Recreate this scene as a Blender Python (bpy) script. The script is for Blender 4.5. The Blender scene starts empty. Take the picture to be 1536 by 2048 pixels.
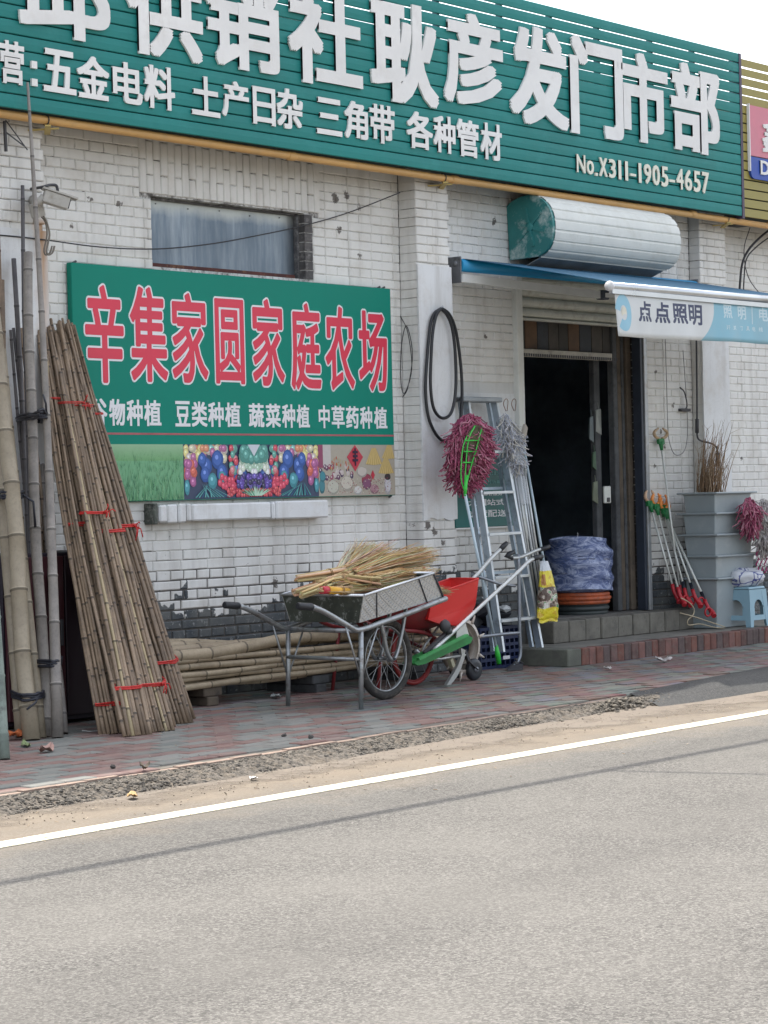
import bpy, math, random
from mathutils import Vector, Matrix, noise as mnoise
random.seed(11)
C = bpy.context.scene.collection
scn = bpy.context.scene
# ------------------------------------------------------------------ camera
F = 4655.0; CX, CY = 768.0, 1024.0
YAW = math.atan(F/3882.0); D = (F/286.0)*math.cos(YAW); H = 1.24
PITCH = math.atan((CY-997.0)/F); ROLL = math.atan(0.025)
_cb, _sb = math.cos(YAW), math.sin(YAW)
_rt = Vector((_cb, -_sb, 0)); _f0 = Vector((_sb, _cb, 0)); _u0 = Vector((0, 0, 1))
_fw = _f0*math.cos(PITCH) - _u0*math.sin(PITCH)
_up = _u0*math.cos(PITCH) + _f0*math.sin(PITCH)
cam_d = bpy.data.cameras.new('camera'); cam = bpy.data.objects.new('camera', cam_d); C.objects.link(cam)
scn.camera = cam
cam_d.sensor_fit = 'AUTO'; cam_d.sensor_width = 36.0; cam_d.lens = F/2048.0*36.0
cam_d.clip_start = 0.1; cam_d.clip_end = 5000
_xr = _rt*math.cos(ROLL) - _up*math.sin(ROLL); _yu = _rt*math.sin(ROLL) + _up*math.cos(ROLL)
m3 = Matrix((_xr, _yu, -_fw)).transposed().to_4x4()
cam.matrix_world = Matrix.Translation((0, -D, H)) @ m3
# ------------------------------------------------------------------ light
SUN_TO = Vector((0.21, 0.452, 1.0)).normalized()
SUN_EL = math.asin(SUN_TO.z); SUN_AZ = math.atan2(SUN_TO.x, SUN_TO.y)
w = bpy.data.worlds.new('World'); scn.world = w; w.use_nodes = True
nt = w.node_tree; nt.nodes.clear()
sky = nt.nodes.new('ShaderNodeTexSky'); sky.sky_type = 'NISHITA'; sky.sun_disc = False
sky.sun_elevation = SUN_EL; sky.sun_rotation = SUN_AZ
sky.air_density = 1.0; sky.dust_density = 4.0; sky.ozone_density = 0.6
bg = nt.nodes.new('ShaderNodeBackground'); bg.inputs['Strength'].default_value = 0.15
wo = nt.nodes.new('ShaderNodeOutputWorld')
hs_ = nt.nodes.new('ShaderNodeHueSaturation'); hs_.inputs['Saturation'].default_value = 0.42; nt.links.new(sky.outputs[0], hs_.inputs['Color']); nt.links.new(hs_.outputs[0], bg.inputs['Color']); nt.links.new(bg.outputs[0], wo.inputs['Surface'])
sd = bpy.data.lights.new('sun', 'SUN'); sd.energy = 2.0; sd.angle = math.radians(0.5); sd.color = (1.0, 0.935, 0.83)
so = bpy.data.objects.new('sun', sd); C.objects.link(so)
so.rotation_euler = (-SUN_TO).to_track_quat('-Z', 'Y').to_euler()
so.location = (10, 10, 30)
scn.view_settings.view_transform = 'Standard'; scn.view_settings.look = 'None'
scn.view_settings.exposure = 1.68; scn.view_settings.gamma = 1.0
scn.view_settings.use_curve_mapping = False
scn.cycles.max_bounces = 6; scn.cycles.diffuse_bounces = 4

# ------------------------------------------------------------------ helpers
def ray(px, py):
    x = (px-CX)/F; y = -(py-CY)/F
    R = x*math.cos(ROLL)+y*math.sin(ROLL); U = -x*math.sin(ROLL)+y*math.cos(ROLL)
    return _rt*R + _up*U + _fw
def W(px, py, Y=0.0):                     # point on the vertical plane y = Y, parallel to the shop front
    d = ray(px, py); t = (Y+D)/d.y
    return Vector((t*d.x, Y, H+t*d.z))
def G(px, py, z=0.0):
    d = ray(px, py); t = (z-H)/d.z
    return Vector((t*d.x, -D+t*d.y, z))
def rr(a, b): return random.uniform(a, b)

class MB:
    def __init__(s): s.v = []; s.f = []; s.sm = []; s.col = []; s.c = None
    def add(s, vs, fs, smooth=False):
        n = len(s.v); s.v += [tuple(p) for p in vs]
        for f in fs:
            s.f.append(tuple(i+n for i in f)); s.sm.append(smooth); s.col.append(s.c)
        return s
    def hexa(s, p, smooth=False):         # 8 points: bottom 4 ccw, top 4 ccw
        return s.add(p, [(3,2,1,0),(4,5,6,7),(0,1,5,4),(1,2,6,5),(2,3,7,6),(3,0,4,7)], smooth)
    def box(s, x0, x1, y0, y1, z0, z1):
        return s.hexa([(x0,y0,z0),(x1,y0,z0),(x1,y1,z0),(x0,y1,z0),(x0,y0,z1),(x1,y0,z1),(x1,y1,z1),(x0,y1,z1)])
    def bbox(s, x0, x1, y0, y1, z0, z1, b=0.004):   # box with chamfered edges
        bm = [(x0,x1),(y0,y1),(z0,z1)]; vs = []; idx = {}
        for sx in (0,1):
            for sy in (0,1):
                for sz in (0,1):
                    for ax in range(3):
                        p = []
                        for a, sg in enumerate((sx,sy,sz)):
                            q = bm[a][sg]
                            if a != ax: q += b if sg == 0 else -b
                            p.append(q)
                        idx[(sx,sy,sz,ax)] = len(vs); vs.append(p)
        fs = []
        def q(a, b_, c, d): fs.append((a, b_, c, d))
        for ax in range(3):
            o = [a for a in range(3) if a != ax]
            for sg in (0,1):
                def k(i, j):
                    t = [0,0,0]; t[ax] = sg; t[o[0]] = i; t[o[1]] = j; return idx[(t[0],t[1],t[2],ax)]
                q(k(0,0), k(1,0), k(1,1), k(0,1))
        for ax in range(3):               # chamfers along ax
            o = [a for a in range(3) if a != ax]
            for i in (0,1):
                for j in (0,1):
                    def k(e, face):
                        t = [0,0,0]; t[ax] = e; t[o[0]] = i; t[o[1]] = j; return idx[(t[0],t[1],t[2],face)]
                    q(k(0,o[0]), k(1,o[0]), k(1,o[1]), k(0,o[1]))
        for sx in (0,1):
            for sy in (0,1):
                for sz in (0,1): fs.append(tuple(idx[(sx,sy,sz,a)] for a in range(3)))
        return s.add(vs, fs)
    def obox(s, c, ax, ay, az):           # oriented box: centre and three half-axis vectors
        c, ax, ay, az = Vector(c), Vector(ax), Vector(ay), Vector(az)
        p = [c+ax*i+ay*j+az*k for k in (-1,1) for i, j in ((-1,-1),(1,-1),(1,1),(-1,1))]
        return s.hexa(p)
    def bar(s, a, b, w_, h_, up=(0,0,1)): # rectangular bar from a to b
        a, b = Vector(a), Vector(b); d = (b-a); L = d.length
        if L < 1e-6: return s
        d /= L; u = Vector(up); sd_ = d.cross(u)
        if sd_.length < 1e-3: sd_ = d.cross(Vector((0,1,0)))
        sd_.normalize(); u = sd_.cross(d)
        return s.obox((a+b)/2, d*L/2, sd_*w_/2, u*h_/2)
    def tube(s, pts, r, n=8, cap=True, smooth=True):
        pts = [Vector(p) for p in pts]; k = len(pts)
        rs = r if isinstance(r, (list, tuple)) else [r]*k
        t0 = (pts[1]-pts[0]).normalized()
        nrm = t0.orthogonal().normalized(); vs = []; pt = t0
        for i in range(k):
            if i == 0: t = t0
            elif i == k-1: t = (pts[i]-pts[i-1]).normalized()
            else:
                t = (pts[i+1]-pts[i]).normalized() + (pts[i]-pts[i-1]).normalized()
                t = t.normalized() if t.length > 1e-6 else pt
            nrm = nrm - t*nrm.dot(t)
            nrm = nrm.normalized() if nrm.length > 1e-6 else t.orthogonal().normalized()
            bn = t.cross(nrm); pt = t
            for j in range(n):
                a = 2*math.pi*j/n
                vs.append(pts[i] + (nrm*math.cos(a)+bn*math.sin(a))*rs[i])
        fs = []
        for i in range(k-1):
            for j in range(n):
                j2 = (j+1) % n
                fs.append((i*n+j, i*n+j2, (i+1)*n+j2, (i+1)*n+j))
        s.add(vs, fs, smooth)
        if cap:
            b_ = len(s.v)-len(vs)
            s.f.append(tuple(b_+j for j in reversed(range(n)))); s.sm.append(False); s.col.append(s.c)
            s.f.append(tuple(b_+(k-1)*n+j for j in range(n))); s.sm.append(False); s.col.append(s.c)
        return s
    def ring(s, c, R, r, axis=(0,1,0), n=32, m=8, a0=0, a1=2*math.pi, sq=1.0):
        c = Vector(c); ax = Vector(axis).normalized(); u = ax.orthogonal().normalized(); v = ax.cross(u)
        full = abs(a1-a0-2*math.pi) < 1e-6; vs = []; fs = []
        cnt = n if full else n+1
        for i in range(cnt):
            a = a0+(a1-a0)*i/n; d = u*math.cos(a)+v*math.sin(a)
            for j in range(m):
                b_ = 2*math.pi*j/m
                vs.append(c+d*(R+r*math.cos(b_))+ax*r*sq*math.sin(b_))
        for i in range(n if full else n):
            i2 = (i+1) % cnt
            if not full and i == n: break
            for j in range(m):
                j2 = (j+1) % m
                fs.append((i*m+j, i2*m+j, i2*m+j2, i*m+j2))
        return s.add(vs, fs, True)
    def lathe(s, prof, c, axis=(0,0,1), n=24, smooth=True, cap=True):  # prof: (radius, height)
        c = Vector(c); ax = Vector(axis).normalized(); u = ax.orthogonal().normalized(); v = ax.cross(u)
        vs = []; fs = []; k = len(prof)
        for (r, h) in prof:
            for j in range(n):
                a = 2*math.pi*j/n; vs.append(c+ax*h+(u*math.cos(a)+v*math.sin(a))*r)
        for i in range(k-1):
            for j in range(n):
                j2 = (j+1) % n; fs.append((i*n+j, i*n+j2, (i+1)*n+j2, (i+1)*n+j))
        if cap: fs.append(tuple(reversed(range(n)))); fs.append(tuple((k-1)*n+j for j in range(n)))
        return s.add(vs, fs, smooth)
    def prism(s, poly, a, b):             # poly of 3D points, extruded by vector from offset a to b
        a, b = Vector(a), Vector(b); n = len(poly)
        vs = [Vector(p)+a for p in poly]+[Vector(p)+b for p in poly]
        fs = [tuple(range(n)), tuple(reversed(range(n, 2*n)))]
        fs += [(i, (i+1) % n, n+(i+1) % n, n+i) for i in range(n)]
        return s.add(vs, fs)
    def rock(s, c, r, sq=0.7):
        t = 1.618; base = [(-1,t,0),(1,t,0),(-1,-t,0),(1,-t,0),(0,-1,t),(0,1,t),(0,-1,-t),(0,1,-t),(t,0,-1),(t,0,1),(-t,0,-1),(-t,0,1)]
        fs = [(0,11,5),(0,5,1),(0,1,7),(0,7,10),(0,10,11),(1,5,9),(5,11,4),(11,10,2),(10,7,6),(7,1,8),(3,9,4),(3,4,2),(3,2,6),(3,6,8),(3,8,9),(4,9,5),(2,4,11),(6,2,10),(8,6,7),(9,8,1)]
        a = rr(0, 6.3); ca, sa = math.cos(a), math.sin(a); vs = []
        for p in base:
            k = r/1.9*rr(.75, 1.2); x, y = p[0]*ca-p[1]*sa, p[0]*sa+p[1]*ca
            vs.append((c[0]+x*k, c[1]+y*k, c[2]+p[2]*k*sq))
        return s.add(vs, fs)
    def mesh(s, name, mat, origin=(0,0,0)):
        me = bpy.data.meshes.new(name); o = Vector(origin)
        me.from_pydata([tuple(Vector(p)-o) for p in s.v] if o.length > 0 else s.v, [], s.f)
        if any(s.sm): me.polygons.foreach_set('use_smooth', s.sm)
        if any(c is not None for c in s.col):
            at = me.color_attributes.new('Col', 'FLOAT_COLOR', 'CORNER'); buf = []
            for f, c in zip(s.f, s.col):
                c = c or (1,1,1)
                for _ in f: buf += [c[0], c[1], c[2], 1.0]
            at.data.foreach_set('color', buf)
        if mat: me.materials.append(mat)
        me.update()
        return me
    def build(s, name, mat, parent=None, bevel=0):
        org = Vector((0,0,0)); p = parent
        while p is not None: org += p.location; p = p.parent
        if parent is None and s.v:
            xs = [q[0] for q in s.v]; ys = [q[1] for q in s.v]; zs = [q[2] for q in s.v]
            org = Vector(((min(xs)+max(xs))/2, (min(ys)+max(ys))/2, min(zs)))
        o = bpy.data.objects.new(name, s.mesh(name, mat, org)); C.objects.link(o)
        if parent: o.parent = parent
        else: o.location = org
        if bevel:
            md = o.modifiers.new('bevel', 'BEVEL'); md.width = bevel; md.segments = 2; md.limit_method = 'ANGLE'
        return o
def tag(o, label, cat, group=None):
    o['label'] = label; o['category'] = cat
    if group: o['group'] = group
    return o
def thing(name, label, cat, loc=(0,0,0), group=None):
    o = bpy.data.objects.new(name, None); o.empty_display_size = 0.1; C.objects.link(o); o.location = loc
    return tag(o, label, cat, group)
def struct(o): o['kind'] = 'structure'; return o
def stuff(o): o['kind'] = 'stuff'; return o
def dup(o, parent=None, loc=None):
    c = o.copy(); C.objects.link(c)
    if parent: c.parent = parent
    if loc is not None: c.location = loc
    for ch in o.children: dup(ch, c)
    return c
def smooth_path(pts, k=6):                # Catmull-Rom through points
    pts = [Vector(p) for p in pts]; out = []
    P_ = [pts[0]*2-pts[1]]+pts+[pts[-1]*2-pts[-2]]
    for i in range(1, len(P_)-2):
        for j in range(k):
            t = j/k; a, b, c, d = P_[i-1], P_[i], P_[i+1], P_[i+2]
            out.append(0.5*((2*b)+(c-a)*t+(2*a-5*b+4*c-d)*t*t+(3*b-a-3*c+d)*t**3))
    out.append(pts[-1]); return out

# ------------------------------------------------------------------ materials
class NT:
    def __init__(s, name, rough=0.7, metal=0.0, spec=0.5):
        s.m = bpy.data.materials.new(name); s.m.use_nodes = True; s.t = s.m.node_tree
        s.b = s.t.nodes['Principled BSDF']; s.b.inputs['Roughness'].default_value = rough
        s.b.inputs['Metallic'].default_value = metal; s.b.inputs['Specular IOR Level'].default_value = spec
        s.pos = None
    def n(s, t, **k):
        o = s.t.nodes.new(t)
        for a, v in k.items(): setattr(o, a, v)
        return o
    def L(s, a, b): s.t.links.new(a, b)
    def P(s, obj=False):
        if obj: return s.n('ShaderNodeTexCoord').outputs['Object']
        if s.pos is None: s.pos = s.n('ShaderNodeNewGeometry').outputs['Position']
        return s.pos
    def noise(s, scale, detail=4, rough=0.55, vec=None, stretch=None, dist=0.0):
        o = s.n('ShaderNodeTexNoise'); o.inputs['Scale'].default_value = scale
        o.inputs['Detail'].default_value = detail; o.inputs['Roughness'].default_value = rough
        o.inputs['Distortion'].default_value = dist
        v = vec or s.P()
        if stretch:
            mp = s.n('ShaderNodeMapping'); mp.inputs['Scale'].default_value = stretch; s.L(v, mp.inputs[0]); v = mp.outputs[0]
        s.L(v, o.inputs['Vector']); return o.outputs['Fac']
    def ramp(s, fac, stops):
        o = s.n('ShaderNodeValToRGB'); e = o.color_ramp.elements
        while len(e) < len(stops): e.new(0.5)
        for el, (p, c) in zip(e, stops):
            el.position = p; c = (c, c, c) if isinstance(c, (int, float)) else c; el.color = (*c, 1)
        s.L(fac, o.inputs[0]); return o.outputs[0]
    def val(s, x):
        if isinstance(x, (int, float)): o = s.n('ShaderNodeValue'); o.outputs[0].default_value = x; return o.outputs[0]
        return x
    def math(s, op, a, b=0.0, clamp=False):
        o = s.n('ShaderNodeMath', operation=op); o.use_clamp = clamp
        for i, x in enumerate((a, b)):
            if isinstance(x, (int, float)): o.inputs[i].default_value = x
            else: s.L(x, o.inputs[i])
        return o.outputs[0]
    def mix(s, fac, a, b, mode='MIX'):
        o = s.n('ShaderNodeMix', data_type='RGBA', blend_type=mode)
        for sock, x in ((o.inputs[0], fac), (o.inputs[6], a), (o.inputs[7], b)):
            if isinstance(x, (int, float)): sock.default_value = x if sock == o.inputs[0] else (x, x, x, 1)
            elif isinstance(x, tuple): sock.default_value = (*x, 1)
            else: s.L(x, sock)
        return o.outputs[2]
    def xyz(s):
        o = s.n('ShaderNodeSeparateXYZ'); s.L(s.P(), o.inputs[0]); return o.outputs
    def color(s, c):
        if isinstance(c, tuple): s.b.inputs['Base Color'].default_value = (*c, 1)
        else: s.L(c, s.b.inputs['Base Color'])
        return s
    def bump(s, h, strength=0.3, dist=0.005):
        o = s.n('ShaderNodeBump'); o.inputs['Strength'].default_value = strength; o.inputs['Distance'].default_value = dist
        s.L(h, o.inputs['Height']); s.L(o.outputs[0], s.b.inputs['Normal']); return s
    def objrand(s): return s.n('ShaderNodeObjectInfo').outputs['Random']
    def attr(s): 
        o = s.n('ShaderNodeVertexColor'); o.layer_name = 'Col'; return o.outputs[0]

MATS = {}
def plain(name, c, rough=0.6, metal=0.0, var=0.25, scale=6.0, dirt=None, bump=0.0, spec=0.5):
    """paint, plastic or metal with uneven tone, fine grain and optional dirt"""
    if name in MATS: return MATS[name]
    n = NT(name, rough, metal, spec)
    f1 = n.noise(scale, 6, 0.6); f2 = n.noise(scale*9, 3, 0.6)
    d = tuple(x*(1-var) for x in c); l = tuple(min(1, x*(1+var*0.5)) for x in c)
    col = n.mix(n.ramp(f1, [(0.3, 0.0), (0.7, 1.0)]), d, l)
    col = n.mix(n.math('MULTIPLY', n.ramp(f2, [(0.45, 0.0), (0.75, 1.0)]), 0.25), col, d)
    if dirt:
        f3 = n.noise(scale*2.3, 8, 0.7)
        col = n.mix(n.ramp(f3, [(0.52, 0.0), (0.68, 0.85)]), col, dirt)
    n.color(col)
    r = n.math('ADD', n.math('MULTIPLY', n.math('SUBTRACT', f1, 0.5), 0.3), rough); n.L(r, n.b.inputs['Roughness'])
    if bump: n.bump(f2, bump, 0.003)
    MATS[name] = n.m; return n.m

def paint_layers(n, x, z, base):
    """old thick whitewash: soft tone changes, grime, rust run"""
    a = n.noise(0.9, 5, 0.6); b = n.noise(5, 6, 0.65); c = n.noise(30, 5, 0.7)
    col = n.mix(n.ramp(a, [(0.35, 0.0), (0.65, 1.0)]), base, tuple(q*0.88 for q in base))
    col = n.mix(n.math('MULTIPLY', n.ramp(b, [(0.5, 0.0), (0.72, 1.0)]), 0.42), col, (0.47, 0.43, 0.37))
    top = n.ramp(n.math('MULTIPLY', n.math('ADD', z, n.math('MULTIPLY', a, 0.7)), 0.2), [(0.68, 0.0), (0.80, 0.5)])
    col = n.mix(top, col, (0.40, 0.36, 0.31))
    s = n.noise(7, 5, 0.6, stretch=(1.0, 1.0, 0.12))
    col = n.mix(n.math('MULTIPLY', n.ramp(s, [(0.50, 0.0), (0.72, 1.0)]), 0.45), col, (0.38, 0.36, 0.33))
    # rust run below the camera bracket
    dx = n.math('ABSOLUTE', n.math('ADD', n.math('SUBTRACT', x, 9.235), n.math('MULTIPLY', n.math('SUBTRACT', b, 0.5), 0.05)))
    m = n.math('SUBTRACT', 1.0, n.math('MULTIPLY', dx, 13.0), True)
    m = n.math('MULTIPLY', m, n.ramp(n.math('MULTIPLY', z, 0.25), [(0.40, 0.0), (0.62, 0.6), (0.725, 1.0), (0.735, 0.0)]))
    m = n.math('MULTIPLY', m, n.ramp(s, [(0.2, 0.45), (0.6, 1.0)]))
    col = n.mix(n.math('MULTIPLY', m, 0.95, True), col, (0.40, 0.19, 0.05))
    return col, a, b, c

def m_brick():
    n = NT('painted_brick', 0.82); X = n.xyz(); x, z = X[0], X[2]
    col, a, b, c = paint_layers(n, x, z, (0.765, 0.76, 0.73))
    rnd = n.objrand()
    col = n.mix(n.math('MULTIPLY', rnd, 0.10), col, (0.5, 0.49, 0.46))
    bare = n.mix(n.ramp(b, [(0.35, 0.0), (0.65, 1.0)]), (0.045, 0.055, 0.065), (0.13, 0.135, 0.13))
    bare = n.mix(n.ramp(c, [(0.58, 0.0), (0.68, 0.8)]), bare, (0.40, 0.41, 0.40))
    big = n.noise(2.2, 5, 0.65); edge = n.noise(9, 3, 0.5)
    h = n.math('ADD', n.math('SUBTRACT', z, 0.605), n.math('ADD', n.math('MULTIPLY', n.math('SUBTRACT', 0.5, big), 0.62), n.math('MULTIPLY', n.math('SUBTRACT', 0.5, edge), 0.22)))
    cb_ = n.n('ShaderNodeCombineXYZ'); n.L(n.math('FLOOR', n.math('DIVIDE', x, 0.1225)), cb_.inputs[0]); n.L(n.math('FLOOR', n.math('DIVIDE', z, 0.063)), cb_.inputs[2])
    wn_ = n.n('ShaderNodeTexWhiteNoise'); n.L(cb_.outputs[0], wn_.inputs['Vector'])
    h = n.math('ADD', h, n.math('MULTIPLY', n.math('SUBTRACT', 0.5, wn_.outputs['Value']), 0.19))
    mask = n.ramp(h, [(0.0, 1.0), (0.012, 0.0)])
    # knocked-off corners and plug holes where the photograph has them
    spots = [(9.62,2.93,.020),(9.78,3.11,.014),(10.02,3.10,.030),(12.10,3.09,.034),(12.06,3.30,.055),(12.18,3.33,.045),(12.30,2.92,.020),(12.30,3.26,.02),(13.62,2.96,.022),(13.72,2.42,.02),
        (13.86,3.28,.04),(16.05,1.72,.02),(16.0,2.22,.02),(16.25,1.95,.016),(15.95,1.45,.02),(16.1,1.6,.012),(12.78,1.05,.05),(12.86,1.0,.04),(12.95,.92,.03),(9.98,.88,.06),(10.02,.78,.07),(9.95,.98,.035),(11.35,.70,.05),(16.98,2.35,.02),(17.3,1.5,.02)]
    dist = None; wob = n.math('MULTIPLY', n.math('SUBTRACT', n.noise(26, 5, .75), 0.5), 0.13)
    cz_ = n.n('ShaderNodeCombineXYZ'); n.L(x, cz_.inputs[0]); n.L(z, cz_.inputs[2])
    for (qx, qz, qr) in spots:
        vd = n.n('ShaderNodeVectorMath', operation='DISTANCE'); n.L(cz_.outputs[0], vd.inputs[0]); vd.inputs[1].default_value = (qx, 0, qz)
        dq = n.math('SUBTRACT', vd.outputs['Value'], qr*.55); dist = dq if dist is None else n.math('MINIMUM', dist, dq)
    spot = n.ramp(n.math('ADD', dist, wob), [(0.0, 1.0), (0.006, 0.0)])
    col = n.mix(spot, col, n.mix(b, (0.05,0.045,0.04), (0.24,0.22,0.20)))
    h2 = n.noise(16, 5, 0.7)
    chips = n.ramp(n.math('SUBTRACT', h2, n.math('MULTIPLY', n.math('SUBTRACT', z, 0.7), 0.012)), [(0.685, 0.0), (0.70, 1.0)])
    col = n.mix(n.math('MULTIPLY', chips, 0.8), col, (0.16, 0.15, 0.14))
    col = n.mix(mask, col, bare); n.color(col)
    n.bump(n.mix(0.6, b, c), 0.5, 0.006)
    return n.m
def m_mortar():
    n = NT('mortar_joint', 0.95); X = n.xyz(); x, z = X[0], X[2]
    col, a, b, c = paint_layers(n, x, z, (0.66, 0.665, 0.65))
    j = n.noise(4.5, 5, 0.7); k = n.noise(38, 4, 0.7)
    j = n.math('ADD', n.math('MULTIPLY', j, 0.6), n.math('MULTIPLY', k, 0.4))
    lim = n.ramp(n.math('MULTIPLY', z, 0.25), [(0.215, 0.0), (0.25, 0.52), (0.30, 0.74), (0.50, 0.66), (0.62, 0.50), (0.88, 0.435)])
    f = n.math('SUBTRACT', j, lim); f = n.ramp(f, [(0.0, 0.0), (0.13, 1.0)])
    n.color(n.mix(f, col, (0.10, 0.092, 0.085))); n.bump(b, 0.4, 0.004)
    return n.m
def m_plaster():
    n = NT('limewash_plaster', 0.85); X = n.xyz()
    col, a, b, c = paint_layers(n, X[0], X[2], (0.73, 0.745, 0.75))
    cr = n.noise(3.0, 8, 0.75, dist=1.5)
    col = n.mix(n.ramp(cr, [(0.492, 0.0), (0.497, 0.4), (0.502, 0.0)]), col, (0.30, 0.29, 0.27))
    n.color(col); n.bump(n.mix(0.5, a, c), 0.25, 0.004); return n.m
def m_asphalt(name, dark, light, dust, big=1.0):
    n = NT(name, 0.92, spec=0.25)
    v = n.n('ShaderNodeTexVoronoi'); v.inputs['Scale'].default_value = 120; n.L(n.P(), v.inputs['Vector'])
    vr = n.n('ShaderNodeSeparateColor'); n.L(v.outputs['Color'], vr.inputs[0])
    a = n.noise(1.3, 5, 0.6); b = n.noise(75, 5, 0.75); c = n.noise(190, 3, 0.7)
    col = n.mix(n.ramp(vr.outputs[0], [(0.15, 0.0), (0.9, 1.0)]), dark, light)
    col = n.mix(n.ramp(c, [(0.42, 0.6), (0.62, 0.0)]), col, tuple(q*0.35 for q in dark))
    col = n.mix(n.ramp(b, [(0.56, 0.0), (0.70, 0.55)]), col, tuple(min(1, q*1.5) for q in light))
    col = n.mix(n.ramp(a, [(0.3, 0.0), (0.75, 0.6)]), col, dust)
    # dust drifts thicker towards the verge
    dustk = 0.0 if name == 'dark_asphalt' else 0.6
    y = n.xyz()[1]; e = n.math('ADD', y, n.math('MULTIPLY', n.noise(2.4, 6, 0.7), 1.1))
    col = n.mix(n.ramp(n.math('ADD', n.math('MULTIPLY', e, 0.25), 1.0), [(0.16, 0.0), (0.34, dustk)]), col, (0.225, 0.180, 0.13))
    ck = n.n('ShaderNodeTexVoronoi', feature='DISTANCE_TO_EDGE'); ck.inputs['Scale'].default_value = 0.55
    wv = n.n('ShaderNodeMapping'); nn_ = n.n('ShaderNodeTexNoise'); nn_.inputs['Scale'].default_value = 5; nn_.inputs['Detail'].default_value = 6; n.L(n.P(), nn_.inputs['Vector'])
    va = n.n('ShaderNodeVectorMath', operation='SCALE'); va.inputs['Scale'].default_value = 0.25; n.L(nn_.outputs['Color'], va.inputs[0])
    vb_ = n.n('ShaderNodeVectorMath', operation='ADD'); n.L(n.P(), vb_.inputs[0]); n.L(va.outputs[0], vb_.inputs[1]); n.L(vb_.outputs[0], ck.inputs['Vector'])
    ckm = n.math('MULTIPLY', n.ramp(ck.outputs[0], [(0.002, 0.55), (0.006, 0.0)]), n.ramp(n.noise(0.35, 3, .5), [(0.5, 0.0), (0.58, 1.0)]))
    col = n.mix(n.math('MULTIPLY', ckm, 0.25), col, (0.05, 0.047, 0.04))
    oil = n.noise(1.9, 5, 0.7); col = n.mix(n.ramp(oil, [(0.66, 0.0), (0.78, 0.22)]), col, (0.055, 0.05, 0.045))
    tr = n.noise(0.8, 3, 0.5, stretch=(0.25, 1.6, 1.0))
    col = n.mix(n.math('MULTIPLY', n.ramp(tr, [(0.45, 0.0), (0.7, 1.0)]), 0.25), col, tuple(q*0.6 for q in dark))
    n.color(col); n.bump(n.mix(0.5, b, c), 0.6, 0.004); return n.m
def m_attr(name, rough=0.7, gr=0.2, scale=40, dirt=None, metal=0.0):
    n = NT(name, rough, metal); f = n.noise(scale, 5, 0.65); g = n.noise(scale*0.12, 4, 0.6)
    col = n.mix(n.math('MULTIPLY', f, gr*2), n.attr(), 0.0)
    if dirt: col = n.mix(n.ramp(g, [(0.38, 0.0), (0.62, 0.55)]), col, dirt)
    n.color(col); n.bump(f, 0.2, 0.003); return n.m
def m_bamboo(name, a_, b_, dark, streak=0.5, rough=0.55):
    n = NT(name, rough); v = n.P()
    f = n.noise(9, 5, 0.6); s = n.noise(60, 4, 0.6); r = n.objrand()
    col = n.mix(r, a_, b_)
    col = n.mix(n.math('MULTIPLY', n.ramp(f, [(0.42, 0.0), (0.68, 1.0)]), streak), col, dark)
    col = n.mix(n.math('MULTIPLY', n.ramp(s, [(0.5, 0.0), (0.75, 1.0)]), 0.4), col, dark)
    n.color(n.mix(1.0, col, n.attr(), 'MULTIPLY')); n.bump(s, 0.2, 0.003); return n.m

M_BRICK = m_brick(); M_MORTAR = m_mortar(); M_PLASTER = m_plaster()
M_ROAD = m_asphalt('worn_asphalt', (0.067, 0.0645, 0.060), (0.198, 0.190, 0.176), (0.142, 0.136, 0.124))
M_PATCH = m_asphalt('dark_asphalt', (0.035, 0.036, 0.038), (0.10, 0.10, 0.10), (0.08, 0.08, 0.075))  # darker asphalt than the road, without the verge dust
M_COL = m_attr('printed_colour', 0.5, 0.08)
M_PAVER = m_attr('paver_concrete', 0.9, 0.22, 60, (0.185, 0.165, 0.145))
M_STONE = m_attr('verge_stone', 0.95, 0.2, 90)
M_BAM = m_bamboo('grey_bamboo', (0.19, 0.135, 0.09), (0.31, 0.225, 0.15), (0.06, 0.044, 0.032))
M_BAMG = m_bamboo('old_grey_bamboo', (0.20, 0.18, 0.165), (0.27, 0.245, 0.215), (0.09, 0.08, 0.075))
M_BAMY = m_bamboo('yellow_bamboo', (0.42, 0.34, 0.20), (0.50, 0.41, 0.26), (0.20, 0.15, 0.09), 0.35)
M_BAMP = m_bamboo('pale_bamboo', (0.29, 0.245, 0.175), (0.36, 0.305, 0.22), (0.15, 0.12, 0.085), 0.4)
M_BAMD = m_bamboo('dark_bamboo', (0.10, 0.095, 0.10), (0.13, 0.12, 0.12), (0.04, 0.04, 0.045))
M_STRAW = m_attr('broom_straw', 0.7, 0.15, 50)

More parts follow.
